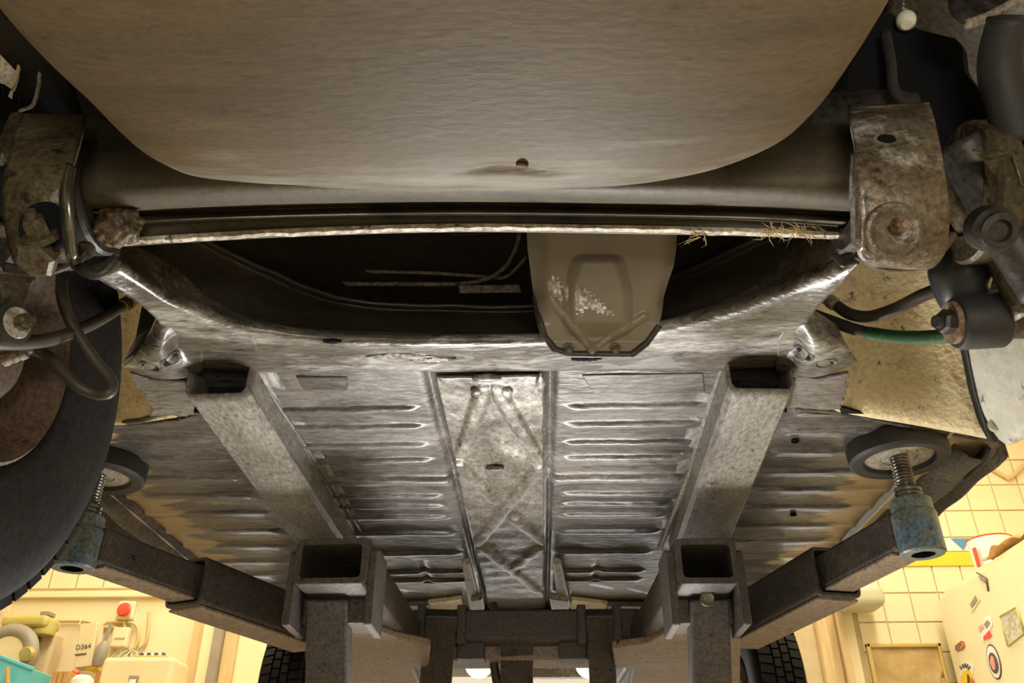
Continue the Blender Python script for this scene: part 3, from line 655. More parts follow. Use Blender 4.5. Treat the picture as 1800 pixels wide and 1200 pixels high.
bm = bmesh.new(); bm.from_mesh(well.data); bmesh.ops.remove_doubles(bm, verts=bm.verts, dist=1e-5); bm.to_mesh(well.data); bm.free(); solid(well, .002, 1)
c, nn_ = on(well, 918, 288); lathe('drain_hole', [(0, .0008), (.0036, .0008), (.0046, .0012), (.0054, -.0005)], c + nn_ * .001, nn_, m_rust, well, 20)
# --- pressed steel cover between axle and crossmember
rowsC = []
Lx = [(930, 395), (932, 440), (937, 480), (942, 520), (947, 555), (957, 590), (975, 612), (1000, 619)]
Rx = [(1196, 395), (1194, 440), (1190, 470), (1178, 505), (1168, 540), (1158, 572), (1136, 602), (1108, 620)]
n1, n2 = 100, 100
Lr = poly_resample(Lx, n1); Rr = poly_resample(Rx, n1)
V = []
def sd(p, q, X, Y):
    d = np.array([q[0] - p[0], q[1] - p[1]], float); t = np.clip(((X - p[0]) * d[0] + (Y - p[1]) * d[1]) / (d @ d), 0, 1)
    return np.hypot(X - p[0] - t * d[0], Y - p[1] - t * d[1])
P0 = PY(1060, 410, .84); P1 = PY(1060, 620, .945); axis_d = P1 - P0
nrmC = np.cross(RT, axis_d); nrmC /= np.linalg.norm(nrmC)
if nrmC @ (CO - P0) < 0: nrmC = -nrmC
for j in range(n1):
    for i in range(n2):
        u = i / (n2 - 1); px = Lr[j, 0] * (1 - u) + Rr[j, 0] * u; py = Lr[j, 1] * (1 - u) + Rr[j, 1] * u
        d = ray(px, py); t = (nrmC @ (P0 - CO)) / (nrmC @ d); p = CO + d * t
        h = 0.0
        # raised spine with sloping flanks, fading towards the bottom
        top = np.clip((py - 448) / 12, 0, 1); bot = np.clip((590 - py) / 30, 0, 1)
        wid = 24 + 16 * np.clip((py - 450) / 60, 0, 1)
        h += .014 * top * bot * np.clip((wid + 20 - abs(px - 1050)) / 20, 0, 1)
        for (a, b) in (((965, 522), (1038, 612)), ((1040, 612), (1132, 555))): h += .0045 * math.exp(-(sd(a, b, px, py) / 5) ** 2)
        e = min(u, 1 - u); h -= .035 * max(0, 1 - e / .14) ** 2 * np.clip((570 - py) / 40, 0, 1)
        h += .008 * np.clip((py - 600) / 18, 0, 1)
        h += .005 * math.exp(-((px - 1000) / 25) ** 2 - ((py - 510) / 16) ** 2) * math.sin(px * .35) * .4
        V.append(p + nrmC * h)
Fc = [(j * n2 + i, j * n2 + i + 1, (j + 1) * n2 + i + 1, (j + 1) * n2 + i) for j in range(n1 - 1) for i in range(n2 - 1)]
Vn = np.array(V).reshape(n1, n2, 3)
cov = obj('pressed_cover', V, Fc, m_cover, car, True); solid(cov, .003, -1)
edge = np.concatenate([Vn[:, 0], Vn[-1, 1:-1], Vn[::-1, -1]])
edge2 = edge - nrmC * .10
loft('cover_side', [edge, edge * .5 + edge2 * .5, edge2], m_cover, cov, True)
e1 = np.concatenate([Vn[int(n1 * .52):, 0], Vn[-1, 1:-1], Vn[:int(n1 * .70):-1, -1]])
tube('cover_lip', e1 + nrmC * .002, .0045, m_dark, cov, None, 8)
for (cx, cy) in ((999, 612), (1080, 612)):
    d = ray(cx, cy); p = CO + d * ((nrmC @ (P0 - CO)) / (nrmC @ d)) + nrmC * .009
    hexbolt('cover_bolt', p - nrmC * .002, nrmC, .0058, .008, m_bolt, cov)
# scraped bare patch on the cover: the sheet's own surface, a hair proud
def inside(P_, x, y):
    c = False
    for k in range(len(P_)):
        (x1, y1), (x2, y2) = P_[k - 1], P_[k]
        if (y1 > y) != (y2 > y) and x < (x2 - x1) * (y - y1) / (y2 - y1) + x1: c = not c
    return c
pts = [(946, 484), (978, 486), (985, 500), (1010, 503), (1030, 506), (1042, 518), (1076, 548), (1050, 546), (1032, 534), (1018, 548), (1006, 532), (985, 524), (966, 512), (946, 514)]
Vp = []; Fp = []; idx = {}
for j in range(n1 - 1):
    for i in range(n2 - 1):
        u = (i + .5) / (n2 - 1); px = Lr[j, 0] * (1 - u) + Rr[j, 0] * u; py = Lr[j, 1]
        if inside(pts, px + 4 * math.sin(py * .9), py + 3 * math.sin(px * .7)):
            f = []
            for (a, b) in ((j, i), (j, i + 1), (j + 1, i + 1), (j + 1, i)):
                if (a, b) not in idx: idx[(a, b)] = len(Vp); Vp.append(Vn[a, b] + nrmC * .0038)
                f.append(idx[(a, b)])
            Fp.append(f)
bp_ = obj('bare_patch', Vp, Fp, m_silver, cov, True); bp_['label'] = 'bare scraped metal patch'
# --- right rear wheel arch and fender
arch = surf('wheel_arch', [
    [PY(1330, 360, 1.06), PY(1450, 380, 1.08), PY(1600, 400, 1.08), PY(1690, 430, 1.06)],
    [PY(1350, 480, 1.13), PY(1460, 490, 1.15), PY(1600, 510, 1.15), PY(1700, 530, 1.12)],
    [PY(1380, 600, 1.19), PY(1490, 605, 1.21), PY(1610, 615, 1.21), PY(1712, 630, 1.18)],
    [PY(1420, 690, 1.25), PY(1500, 705, 1.26), PY(1620, 728, 1.26), PY(1742, 755, 1.24)],
    [PY(1425, 712, 1.27), PY(1500, 728, 1.28), PY(1620, 748, 1.28), PY(1748, 772, 1.26)]], m_arch)
surf('wheel_arch', [
    [PY(140, 400, 1.10), PY(230, 390, 1.12), PY(330, 380, 1.10)],
    [PY(140, 540, 1.18), PY(230, 545, 1.20), PY(330, 560, 1.18)],
    [PY(140, 690, 1.25), PY(230, 690, 1.27), PY(330, 690, 1.25)],
    [PY(140, 750, 1.28), PY(230, 745, 1.29), PY(330, 730, 1.28)]], m_arch, 24, 24)
surf('outer_fender', [
    [PY(1670, 330, .98), PY(1740, 330, .93), PY(1860, 330, .86)],
    [PY(1688, 470, 1.04), PY(1760, 460, .99), PY(1880, 450, .90)],
    [PY(1702, 600, 1.10), PY(1770, 590, 1.04), PY(1890, 570, .94)],
    [PY(1722, 700, 1.16), PY(1790, 690, 1.08), PY(1890, 660, .98)],
    [PY(1740, 745, 1.20), PY(1775, 755, 1.16), PY(1840, 720, 1.05)],
    [PY(1758, 772, 1.22), PY(1776, 780, 1.20), PY(1810, 764, 1.15)]], m_fender)
plate('fender_seam', [PY(*p) for p in [(1686, 560, 1.12), (1700, 600, 1.12), (1718, 690, 1.18), (1738, 752, 1.22), (1752, 778, 1.23), (1742, 775, 1.24), (1722, 735, 1.22), (1706, 680, 1.19), (1692, 610, 1.15)]], .010, m_rubber, car)
cup('rivet', PY(1748, 748, 1.185), (0, -1, -.2), .005, .002, m_fender, car, .5)

# --- sills along the pan
def sill(x, s, yA, yB):
    prof = [(0, .02), (.012, -.012), (.03, -.030), (.052, -.034), (.066, -.020), (.072, .0), (.084, -.004), (.092, -.030), (.098, -.028), (.100, .06)]
    rows = []
    for t in np.linspace(0, 1, 60):
        y = yA * (1 - t) + yB * t
        rows.append(np.array([(x + s * (a - .085), y, CAMZ + H + b + .002 * math.sin(y * 40 + a * 90)) for a, b in prof]))
    return loft('sill', rows, m_sill, car, True, .003)
ys0 = PZ(1752, 776, H)[1]
sill(xb, 1, ys0, y1); sill(xa, -1, ys0 - .02, y1)
# curved rear lip of the right sill
tube('sill_lip', [PZ(1400, 716, H - .004), PZ(1480, 722, H - .006), PZ(1580, 742, H - .01), (PZ(1690, 762, H - .012)), PZ(1740, 776, H - .014), PZ(1742, 800, H - .014), PZ(1700, 842, H - .014)], .007, m_sill, car, 60, 8)
tube('sill_lip', [PZ(210, 742, H - .006), PZ(250, 738, H - .008), PZ(290, 725, H - .006), PZ(330, 727, H - .004)], .005, m_sill, car, 30, 8)
for px, py in ((1398, 776), (545, 840), (1395, 905)): cup('drain_hole', PZ(px, py, H - .006), (0, 0, -1), .006, .004, m_black, pan)

# --- body shell, closing the car above the floor
shell = []
for y, hw, z0, z1, zr in ((1.30, .80, .62, 1.00, 1.30), (1.6, .80, .62, 1.02, 1.42), (2.2, .80, .62, 1.02, 1.45), (2.7, .79, .64, 1.02, 1.30), (3.2, .77, .85, 1.0, 1.08), (3.7, .72, .80, .98, 1.02), (3.95, .60, .72, .90, .96)):
    prof = [(-hw + .02, z0), (-hw, (z0 + z1) / 2), (-hw + .02, z1), (-hw * .72, zr), (0, zr + .03), (hw * .72, zr), (hw - .02, z1), (hw, (z0 + z1) / 2), (hw - .02, z0)]
    shell.append(catmull(np.array([(XC + a, y, CAMZ + b) for a, b in prof]), 40))
bsh = loft('body_shell', shell, m_fender, car, True, .004)
rr_ = []
for y, hw, z0, zr in ((1.30, .80, 1.02, 1.30), (.8, .80, 1.02, 1.2), (.2, .78, 1.02, 1.12), (-.25, .70, 1.02, 1.06)):
    rr_.append(catmull(np.array([(XC + a, y, CAMZ + b) for a, b in [(-hw, z0), (-hw * .9, zr), (0, zr + .03), (hw * .9, zr), (hw, z0)]]), 30))
loft('boot_lid', rr_, m_fender, car, True, .004)
box('front_bulkhead', (XC, 2.62, CAMZ + .80), (1.45, .02, .40), m_black, car, bevel=0)
box('engine_tray', (XC, 3.25, CAMZ + .86), (1.3, 1.2, .02), m_black, car, bevel=0)
box('front_crossmember', (XC, 3.0, CAMZ + .62), (.9, .10, .07), m_dark, car)
box('front_bumper', (XC, 3.95, CAMZ + .735), (1.4, .06, .10), m_chrome, car, bevel=.025, seg=4)
box('radiator', (XC + .12, 3.7, CAMZ + .70), (.46, .05, .14), m_weld, car)
for px in (842, 1036):
    p = PY(px, 1166, 3.5); lathe('fog_lamp', [(0, -.045), (.03, -.04), (.052, -.02), (.056, 0), (.05, .008), (0, .014)], p, (0, -1, -.3), m_lit, car, 24)
box('front_valance', (XC, 3.85, CAMZ + .71), (1.3, .02, .10), m_white, car, bevel=.006)

# --- wheels
def wheel(xin, yc, zc, R, w, side, detailed=True):
    """side -1: the wheel lies outwards to the left of xin (inner face)"""
    root = bpy.data.objects.new('wheel', None); COL.objects.link(root); root.parent = car
    ORG[root.name] = ORG[car.name]
    ax = (side, 0, 0); c = (xin, yc, CAMZ + zc)
    r0 = R * .42 if detailed else R * .6
    lathe('tyre', [(r0, .018), (r0 + .008, .006), (r0 + .025, .000), (R * .80, -.006), (R * .90, -.002), (R * .945, .008), (R * .962, .016), (R * .962, w - .016), (R * .945, w - .01), (R * .88, w), (r0 + .02, w), (r0, w - .018)], c, ax, m_tyre, root, 72, True, 60)
    # tread blocks, staggered rows with grooves left between them
    n = 62; V = []; Fc = []
    for row, (h0, h1, st_) in enumerate(((.012, .048, 0), (.054, .074, .5), (.081, .101, 0), (.107, w - .012, .5))):
        for k in range(n):
            a0 = 2 * math.pi * (k + st_ + .10) / n; a1 = 2 * math.pi * (k + st_ + .90) / n; sk = .02 if row in (0, 3) else .0
            i = len(V)
            for a, h in ((a0, h0), (a1, h0), (a1 + sk, h1), (a0 + sk, h1)):
                for rr in (R * .94, R * (.992 if h in (.012, w - .012) else 1.0)):
                    V.append((c[0] + side * h, c[1] + rr * math.cos(a), c[2] + rr * math.sin(a)))
            Fc += [(i + 1, i + 3, i + 5, i + 7), (i, i + 2, i + 3, i + 1), (i + 2, i + 4, i + 5, i + 3), (i + 4, i + 6, i + 7, i + 5), (i + 6, i, i + 1, i + 7)]
    t = obj('tread', V, Fc, m_tyre, root); t['kind'] = 'stuff'
    lathe('rim', [(r0 + .004, .004), (r0 + .008, .000), (r0 + .004, -.004), (r0 - .004, .002), (r0 - .010, .02), (r0 - .022, .035), (r0 - .04, .04), (r0 - .042, .055), (R * .2, .07), (0, .07)], c, ax, m_rust, root, 64)
    lathe('brake_drum', [(0, .0), (R * .14, .002), (R * .20, .01), (R * .22, .018), (R * .22, .06), (0, .06)], c, ax, m_rust, root, 48)
    return root
xi = PY(215, 700, 1.03)[0]
WL = wheel(xi, .765, .47, .290, .155, -1)
for nm, s in (('tyre', -1), ('tyre', 1)): pass
wf_l = wheel(PY(528, 1170, 2.75)[0] + .02, 3.02, .44, .29, .15, -1)
wf_r = wheel(PY(1335, 1170, 2.75)[0] - .01, 3.02, .45, .29, .15, 1)

# --- hoses, bushes, shock absorbers left
xg = lambda px, py, y: PY(px, py, y)
tube('brake_hose', [xg(-40, 600, .68), xg(20, 603, .72), xg(80, 598, .77), xg(130, 583, .83), xg(175, 562, .89), xg(215, 538, .96)], .0075, m_hose, car, 50, 12)
lathe('hose_fitting', [(0, 0), (.009, 0), (.010, .004), (.010, .016), (.007, .018), (.007, .026), (.010, .028), (.008, .040), (0, .042)], xg(213, 539, .955), xg(245, 520, 1.0) - xg(213, 539, .955), m_gold, car, 12)
tube('brake_hose', [xg(108, 490, .80), xg(110, 525, .80), xg(128, 572, .82), xg(165, 630, .84), xg(195, 668, .85), xg(192, 690, .85), xg(165, 691, .85), xg(130, 672, .84), xg(90, 630, .83), xg(58, 614, .82), xg(40, 614, .81)], .0066, m_hose, car, 70, 12)
lathe('hose_fitting', [(0, 0), (.009, 0), (.009, .006), (.0075, .008), (.0085, .012), (.0075, .016), (.0085, .020), (.0075, .024), (0, .026)], xg(44, 616, .76), xg(5, 632, .76) - xg(44, 616, .76), m_weld, car, 12)
# bush and bolt at the left edge
bc = xg(10, 570, .70); ba = np.array([.96, -.28, -.06])
bl = lathe('spring_bush', [(0, -.03), (.018, -.03), (.021, -.024), (.021, .012), (.015, .013), (0, .012)], bc, ba, m_rubber, car, 28)
lathe('bush_washer', [(0, .013), (.0150, .013), (.0160, .015), (.0150, .017), (0, .017)], bc, ba, m_padm, bl, 24)
hexbolt('bush_bolt', bc + ba / np.linalg.norm(ba) * .016, ba, .0085, .014, m_strapd, bl, False)
plate('bush_bracket', [xg(*p) for p in [(0, 485, .72), (62, 488, .72), (45, 535, .77), (28, 540, .78), (0, 545, .78)]], .010, m_strapd, car)
plate('hub_strut', [xg(*p) for p in [(-5, 330, .72), (8, 330, .72), (20, 440, .73), (0, 470, .73)]], .01, m_dark, car)
# upper left arch details
plate('arch_flange', [xg(*p) for p in [(-10, 85, .66), (22, 86, .66), (50, 82, .66), (30, 150, .68), (15, 190, .69), (-10, 220, .70)]], .004, m_edge, car)
surf('inner_arch_panel', [[xg(-60, -20, .62), xg(20, 30, .60), xg(120, 130, .62)], [xg(-60, 120, .72), xg(30, 160, .70), xg(150, 220, .72)], [xg(-60, 260, .80), xg(40, 280, .78), xg(180, 330, .80)]], m_black, 20, 20)
plate('arch_flange', [xg(*p) for p in [(-8, 160, .655), (24, 158, .655), (16, 205, .655), (4, 246, .655), (-12, 262, .655)]], .004, m_arch, car)
tube('flange_edge', [xg(52, 82, .655), xg(36, 110, .66), xg(28, 140, .665), xg(18, 158, .67)], .0022, m_straw, car, 20, 6)
tube('flange_edge', [xg(81, 108, .65), xg(70, 130, .655), xg(68, 150, .66), xg(58, 184, .665), xg(35, 195, .66), xg(18, 210, .66)], .002, m_weld, car, 30, 6)
plate('spring_leaf', [xg(*p) for p in [(20, 204, .645), (44, 200, .645), (14, 276, .64), (0, 288, .64), (-15, 285, .64)]], .012, m_strapd, car, .003)

# --- suspension on the right
xg2 = xg
sk = tube('damper_bracket', [xg2(1690, 400, .76), xg2(1690, 440, .77), xg2(1688, 480, .78), xg2(1692, 520, .80), xg2(1706, 545, .82)], [.026, .031, .033, .026, .022], m_rubber, car, 30, 24)
sk.data.materials[0] = mat('blue_black_paint', (.012, .018, .024), (.022, .03, .036), 8, .3, .45, .2)
bu = lathe('damper_bush', [(0, -.002), (.028, -.002), (.031, .003), (.032, .045), (.028, .05), (0, .05)], xg2(1682, 566, .80), (1, -.05, .05), m_rubber, car, 32)
lathe('bush_washer', [(0, -.008), (.023, -.008), (.024, -.004), (.023, -.001), (0, -.001)], xg2(1682, 566, .80), (1, -.05, .05), m_boltr, bu, 24)
hexbolt('bush_bolt', xg2(1677, 566, .795), (-1, -.25, -.1), .0135, .018, m_dark, bu, False)
tube('trailing_arm', [xg2(1725, 565, .83), xg2(1770, 566, .83), xg2(1850, 566, .83)], .019, m_rust, car, 12, 18)
tube('brake_hose', [xg2(1468, 535, 1.04), xg2(1495, 552, 1.02), xg2(1530, 556, 1.0), xg2(1575, 542, .96), xg2(1620, 520, .90), xg2(1660, 505, .86)], .0085, m_hose, car, 50, 12)
lathe('hose_fitting', [(0, 0), (.008, 0), (.010, .003), (.010, .014), (.007, .016), (.007, .020), (.0095, .022), (.009, .032), (0, .033)], xg2(1470, 537, 1.035), xg2(1440, 515, 1.05) - xg2(1470, 537, 1.035), m_weld, car, 12)
tube('brake_hose', [xg2(1418, 548, 1.06), xg2(1455, 562, 1.04), xg2(1500, 578, 1.02), xg2(1530, 586, 1.0)], .0085, m_hose, car, 30, 12)
tube('green_sleeve', [xg2(1526, 585, 1.0), xg2(1570, 591, .96), xg2(1620, 593, .90), xg2(1680, 589, .84)], .0088, m_green, car, 30, 12)
tube('rear_hose', [xg2(1705, 486, .88), xg2(1740, 492, .88), xg2(1775, 505, .88)], .0085, m_hose, car, 20, 12)
tube('rear_hose', [xg2(1705, 503, .88), xg2(1740, 510, .88), xg2(1778, 522, .88)], .0085, m_hose, car, 20, 12)
# diagonal hub arm with its bolt, top right
tube('hub_arm', [xg2(1690, 250, .66), xg2(1730, 330, .68), xg2(1775, 420, .70), xg2(1840, 510, .72)], [.026, .024, .022, .026], m_dark, car, 24, 16)
tube('hub_arm', [xg2(1700, 300, .70), xg2(1715, 380, .72), xg2(1760, 440, .74), xg2(1830, 540, .76)], [.03, .024, .02, .03], m_strapd, car, 24, 16)
hb = lathe('hub_nut', [(0, -.01), (.022, -.01), (.022, .010), (.017, .014), (.017, .018), (.011, .019), (.010, .012), (0, .012)], xg2(1742, 402, .655), (-.05, -.7, -.7), m_dark, car, 20)
surf('brake_backplate', [[xg2(1780, 190, .66), xg2(1840, 200, .62), xg2(1950, 220, .6)], [xg2(1772, 330, .70), xg2(1840, 340, .66), xg2(1950, 360, .64)], [xg2(1790, 480, .76), xg2(1840, 490, .72), xg2(1950, 500, .70)]], m_rust, 16, 16, .02)
plate('hub_bracket', [xg2(*p) for p in [(1706, 262, .62), (1738, 270, .62), (1780, 262, .62), (1800, 330, .64), (1775, 300, .64), (1750, 310, .64), (1735, 275, .63)]], .008, m_strapd, car)
# body panel and dark rubber boot behind the clamp, top right
surf('boot_panel', [[xg2(1560, -60, .70), xg2(1680, -60, .66), xg2(1820, -60, .62)], [xg2(1560, 120, .82), xg2(1680, 120, .78), xg2(1820, 120, .74)], [xg2(1560, 330, .95), xg2(1680, 330, .92), xg2(1820, 330, .88)]], m_brown, 20, 20)
plate('rubber_boot', [xg2(*p) for p in [(1480, 130, .70), (1545, 20, .68), (1570, 30, .68), (1600, 50, .68), (1630, 60, .68), (1680, 72, .68), (1698, 92, .68), (1702, 136, .68), (1730, 170, .68), (1772, 212, .68), (1770, 300, .70), (1690, 330, .72), (1480, 330, .74)]], .02, m_black, car, .006)
tube('boot_rib', [xg2(1556, 60, .665), xg2(1566, 110, .665), xg2(1572, 160, .67), xg2(1600, 190, .67)], .006, m_rubber, car, 20, 8)
plate('spring_clip', [xg2(*p) for p in [(1664, -20, .58), (1700, -30, .58), (1790, -30, .56), (1850, -10, .55), (1800, 0, .56), (1745, 30, .58), (1700, 44, .58), (1680, 30, .58), (1668, 15, .58)]], .015, m_dark, car, .004)
tube('clip_edge', [xg2(1700, 43, .572), xg2(1740, 28, .572), xg2(1770, 12, .565), xg2(1805, -6, .555)], .005, m_weld, car, 20, 8)
tube('side_strut', [xg2(1775, 30, .56), xg2(1760, 120, .60), xg2(1790, 250, .64)], [.02, .022, .02], m_rubber, car, 20, 12)
bulb = lathe('bulb', [(0, 0), (.006, .0), (.010, .004), (.0115, .012), (.009, .020), (.005, .026), (.004, .032), (0, .033)], xg2(1594, 44, .66), xg2(1588, 5, .67) - xg2(1594, 44, .66), m_lamp, car, 18)
for k in range(6):
    p = xg2(1587 + .4 * k, 14 - 7 * k, .67); bm = bmesh.new(); bmesh.ops.create_icosphere(bm, subdivisions=2, radius=.0018); bmesh.ops.translate(bm, verts=bm.verts, vec=tuple(p)); from_bm('chain_bead', bm, m_weld, bulb, True)

# ------------------------------------------------------------------ the lift
lift = empty('car_lift', (XC, 2.1, 0), 'dark steel hydraulic car lift carrying the car on swing arms', 'car lift')
def boxtube(name, A, B, w, h, m, parent, wall=.008, open_=True, bevel=.012, r=.012):
    """rectangular tube with rounded edges and open ends, from A to B"""
    A = np.asarray(A, float); B = np.asarray(B, float); x, y, d = frame_from(B - A)
    def ring(c, w, h, r):
        pts = []
        for sx, sy, a0 in ((1, 1, 0), (-1, 1, 90), (-1, -1, 180), (1, -1, 270)):
            for a in (0, 30, 60, 90):
                t = math.radians(a0 + a); pts.append(c + x * (sx * (w / 2 - r) + r * math.cos(t)) + y * (sy * (h / 2 - r) + r * math.sin(t)))
        return pts
    n = 16; e = d * .002
    R = [ring(A + e * 0, w - wall, h - wall, r * .8), ring(A, w - .003, h - .003, r), ring(A + e, w, h, r), ring(B - e, w, h, r), ring(B, w - .003, h - .003, r), ring(B, w - 2 * wall, h - 2 * wall, r * .6), ring(A, w - 2 * wall, h - 2 * wall, r * .6)]
    R[0] = ring(A, w - 2 * wall + .003, h - 2 * wall + .003, r * .7)
    V = [p for q in R for p in q]; Fc = []
    for i in range(len(R)):
        j = (i + 1) % len(R)
        for k in range(n): Fc.append((i * n + k, i * n + (k + 1) % n, j * n + (k + 1) % n, j * n + k))
    o = obj(name, V, Fc, m, parent, True); sharpen(o, 40); return o
def solidbar(name, A, B, w, h, m, parent, bevel=.004, ex=0):
    A = np.asarray(A, float); B = np.asarray(B, float); x, y, d = frame_from(B - A); L_ = np.linalg.norm(B - A)
    return box(name, (A + B) / 2, (w, h, L_ + ex), m, parent, (x, y, d), bevel)
YT = 1.55
def vdir(px_pts):  # not camera-bound: a straight longitudinal beam starting at the given mouth
    return None
LT = {}
for side, (xl_, xr_) in (('left', (523, 643)), ('right', (1183, 1303))):
    a = PY(xl_, 946, YT); b = PY(xr_, 1026, YT)
    c = (a + b) / 2; w = b[0] - a[0]; h = a[2] - b[2]
    end = c + np.array([0, 1.05, 0])
    end[0] += (.03 if side == 'left' else -.03)
    bt = boxtube('longitudinal_beam', c, end, w, h, m_lift, lift, .012); LT[side] = (c, end, w, h)
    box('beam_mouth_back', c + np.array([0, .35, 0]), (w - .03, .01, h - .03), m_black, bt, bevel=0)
    # side cheeks hanging beside the beam's mouth
    for s in (-1, 1):
        x = c[0] + s * (w / 2 + .006); pts = [(x, YT + .012, c[2] + h * .25), (x, YT + .05, c[2] + h * .42), (x, YT + .13, c[2] + h * .42), (x, YT + .13, c[2] - h * 1.3), (x, YT + .012, c[2] - h * 1.3)]
        plate('cheek_plate', pts, .014, m_lift, lift, .002, (1, 0, 0))
    solidbar('cheek_tie', c + np.array([-w / 2, .14, -h * .78]), c + np.array([w / 2, .14, -h * .78]), .09, h * .55, m_lift, lift)
    # post down to the floor, leaning slightly forwards
    px0 = (540, 612) if side == 'left' else (1213, 1282)
    pw = PY(px0[1], 1100, YT + .10)[0] - PY(px0[0], 1100, YT + .10)[0]
    pc = (PY(px0[0], 1100, YT + .10) + PY(px0[1], 1100, YT + .10)) / 2
    top = np.array([pc[0], YT + .09, c[2] - h * .5]); bot = np.array([pc[0] + (-.004 if side == 'left' else .004), YT + .55, .03])
    solidbar('lift_post', top, bot, pw, pw * .7, m_lift, lift, .004)
    if side == 'right': lathe('post_hole', [(0, .001), (.010, .001), (.013, .002), (.014, -.001)], PY(1243, 1052, top[1] - pw * .36), (0, -1, -.15), m_bolt, lift, 20)
    box('foot_plate', (bot[0], bot[1], .012), (.22, .22, .024), m_lift, lift)
# cross frame at the front of the beams, dusty underside with its lit tone painted in
yF = 2.33
zc = LT['left'][0][2]
cbL, cbR = LT['left'][1], LT['right'][1]
solidbar('cross_beam', (cbL[0] - .02, yF, zc + .022), (cbR[0] + .02, yF, zc + .022), .10, .034, m_liftu, lift)
solidbar('cross_beam', (cbL[0] - .02, yF + .03, zc - .016), (cbR[0] + .02, yF + .03, zc - .016), .12, .036, m_liftu, lift)
px_plate('gusset_plate', [(560, 1078), (640, 1092), (700, 1116), (757, 1128), (754, 1164), (726, 1170), (742, 1212), (560, 1212)], .420, .016, m_liftu, lift, .003)
px_plate('gusset_plate', [(1300, 1078), (1190, 1096), (1135, 1124), (1076, 1132), (1080, 1166), (1112, 1170), (1104, 1212), (1300, 1212)], .420, .016, m_liftu, lift, .003)
# inner legs
for (pa, pb, qa, qb, yA) in ((748, 804, 742, 789, 2.18), (880, 938, 880, 936, 2.25), (1030, 1078, 1036, 1084, 2.18)):
    a = (PY(pa, 1076, yA) + PY(pb, 1076, yA)) / 2; w = PY(pb, 1076, yA)[0] - PY(pa, 1076, yA)[0]
    b = (PY(qa, 1200, yA + .12) + PY(qb, 1200, yA + .12)) / 2; d = b - a; b = a + d * ((a[2] - .02) / -d[2])
    solidbar('inner_leg', a, b, w, w * .5, m_lift, lift, .003)
    box('foot_plate', (b[0], b[1], .012), (.16, .16, .024), m_lift, lift)
box('top_yoke', (XC + .02, 2.27, CAMZ + .508), (.62, .10, .075), m_lift, lift, bevel=.006)
for px in (742, 812, 1022, 1084): box('yoke_lug', PY(px, 1098, 2.22), (.022, .05, .09), m_lift, lift)
for px in (830, 1005): box('yoke_block', PY(px, 1120, 2.30), (.07, .08, .12), m_lift, lift)
tube('hydraulic_hose', P3([(866, 1060), (872, 1090), (864, 1130), (868, 1165), (875, 1210)], 2.35), .012, m_hose, lift, 30, 10)
solidbar('base_frame', (XC - .62, 2.1, .04), (XC + .62, 2.1, .04), .1, .06, m_lift, lift)
# swing arms, sleeves, pads
def swing_arm(name, padpx, cyl_top, cyl_bot, inner, knee, yP):
    zb_, zt_ = .445, .515
    p = PY(*padpx, yP); x = p[0]
    cz = CAMZ + .48
    A = np.array([x, yP, cz]); q = inner
    B = np.array([q[0], q[1], cz - .006]); d = (B - A) / np.linalg.norm(B - A)
    K = A + d * knee
    arm = solidbar('swing_arm', A + d * .02, K + d * .06, .062, .066, m_lift, lift, .006)
    boxtube('arm_sleeve', K, B, .094, .096, m_lift, lift, .007, True)
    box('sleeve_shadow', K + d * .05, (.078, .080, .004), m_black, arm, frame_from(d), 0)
    # dusty underside strips of arm and sleeve, light from below painted into their colour
    solidbar('arm_underplate', A + d * .04 + np.array([0, 0, -.035]), K + np.array([0, 0, -.035]), .060, .005, m_liftu, arm, .001)
    solidbar('sleeve_underplate', K + d * .012 + np.array([0, 0, -.050]), B + np.array([0, 0, -.050]), .088, .005, m_liftu, arm, .001)
    cyl = lathe('arm_socket', [(.019, -.047), (.034, -.047), (.037, -.044), (.037, .020), (.036, .024), (.034, .026), (.034, .046), (.031, .049), (.014, .049)], A, (0, 0, 1), m_blue, lift, 40)
    lathe('socket_bore', [(.0195, -.0465), (.0190, .01), (0, .01)], A, (0, 0, 1), m_black, cyl, 28)
    hexbolt('socket_pin', A + d * .038 + np.array([0, -.034, .02]), (0, -1, 0), .005, .006, m_black, cyl, False)
    prof = [(0, .045), (.022, .045), (.024, .05), (.022, .054), (.024, .058), (.022, .062), (.024, .066), (.021, .070)]
    h = .072
    while h < .135: prof += [(.0165, h), (.0145, h + .0025), (.0165, h + .005)]; h += .006
    prof += [(.0165, .14), (0, .14)]
    lathe('pad_screw', prof, A, (0, 0, 1), m_steel, lift, 24)
    pad = lathe('lift_pad', [(0, .130), (.058, .130), (.060, .125), (.062, .121), (.080, .119), (.085, .124), (.086, .150), (.083, .158), (0, .158)], A, (0, 0, 1), m_rubber, lift, 48)
    lathe('pad_plate', [(0, .1285), (.030, .1285), (.032, .126), (.034, .1285), (.058, .1285)], A, (0, 0, 1), m_padm, pad, 40)
swing_arm('right', (1612, 930), 0, 0, PY(1300, 1122, 2.10), .26, 1.42)
swing_arm('left', (138, 955), 0, 0, PY(545, 1118, 2.10), .27, 1.46)

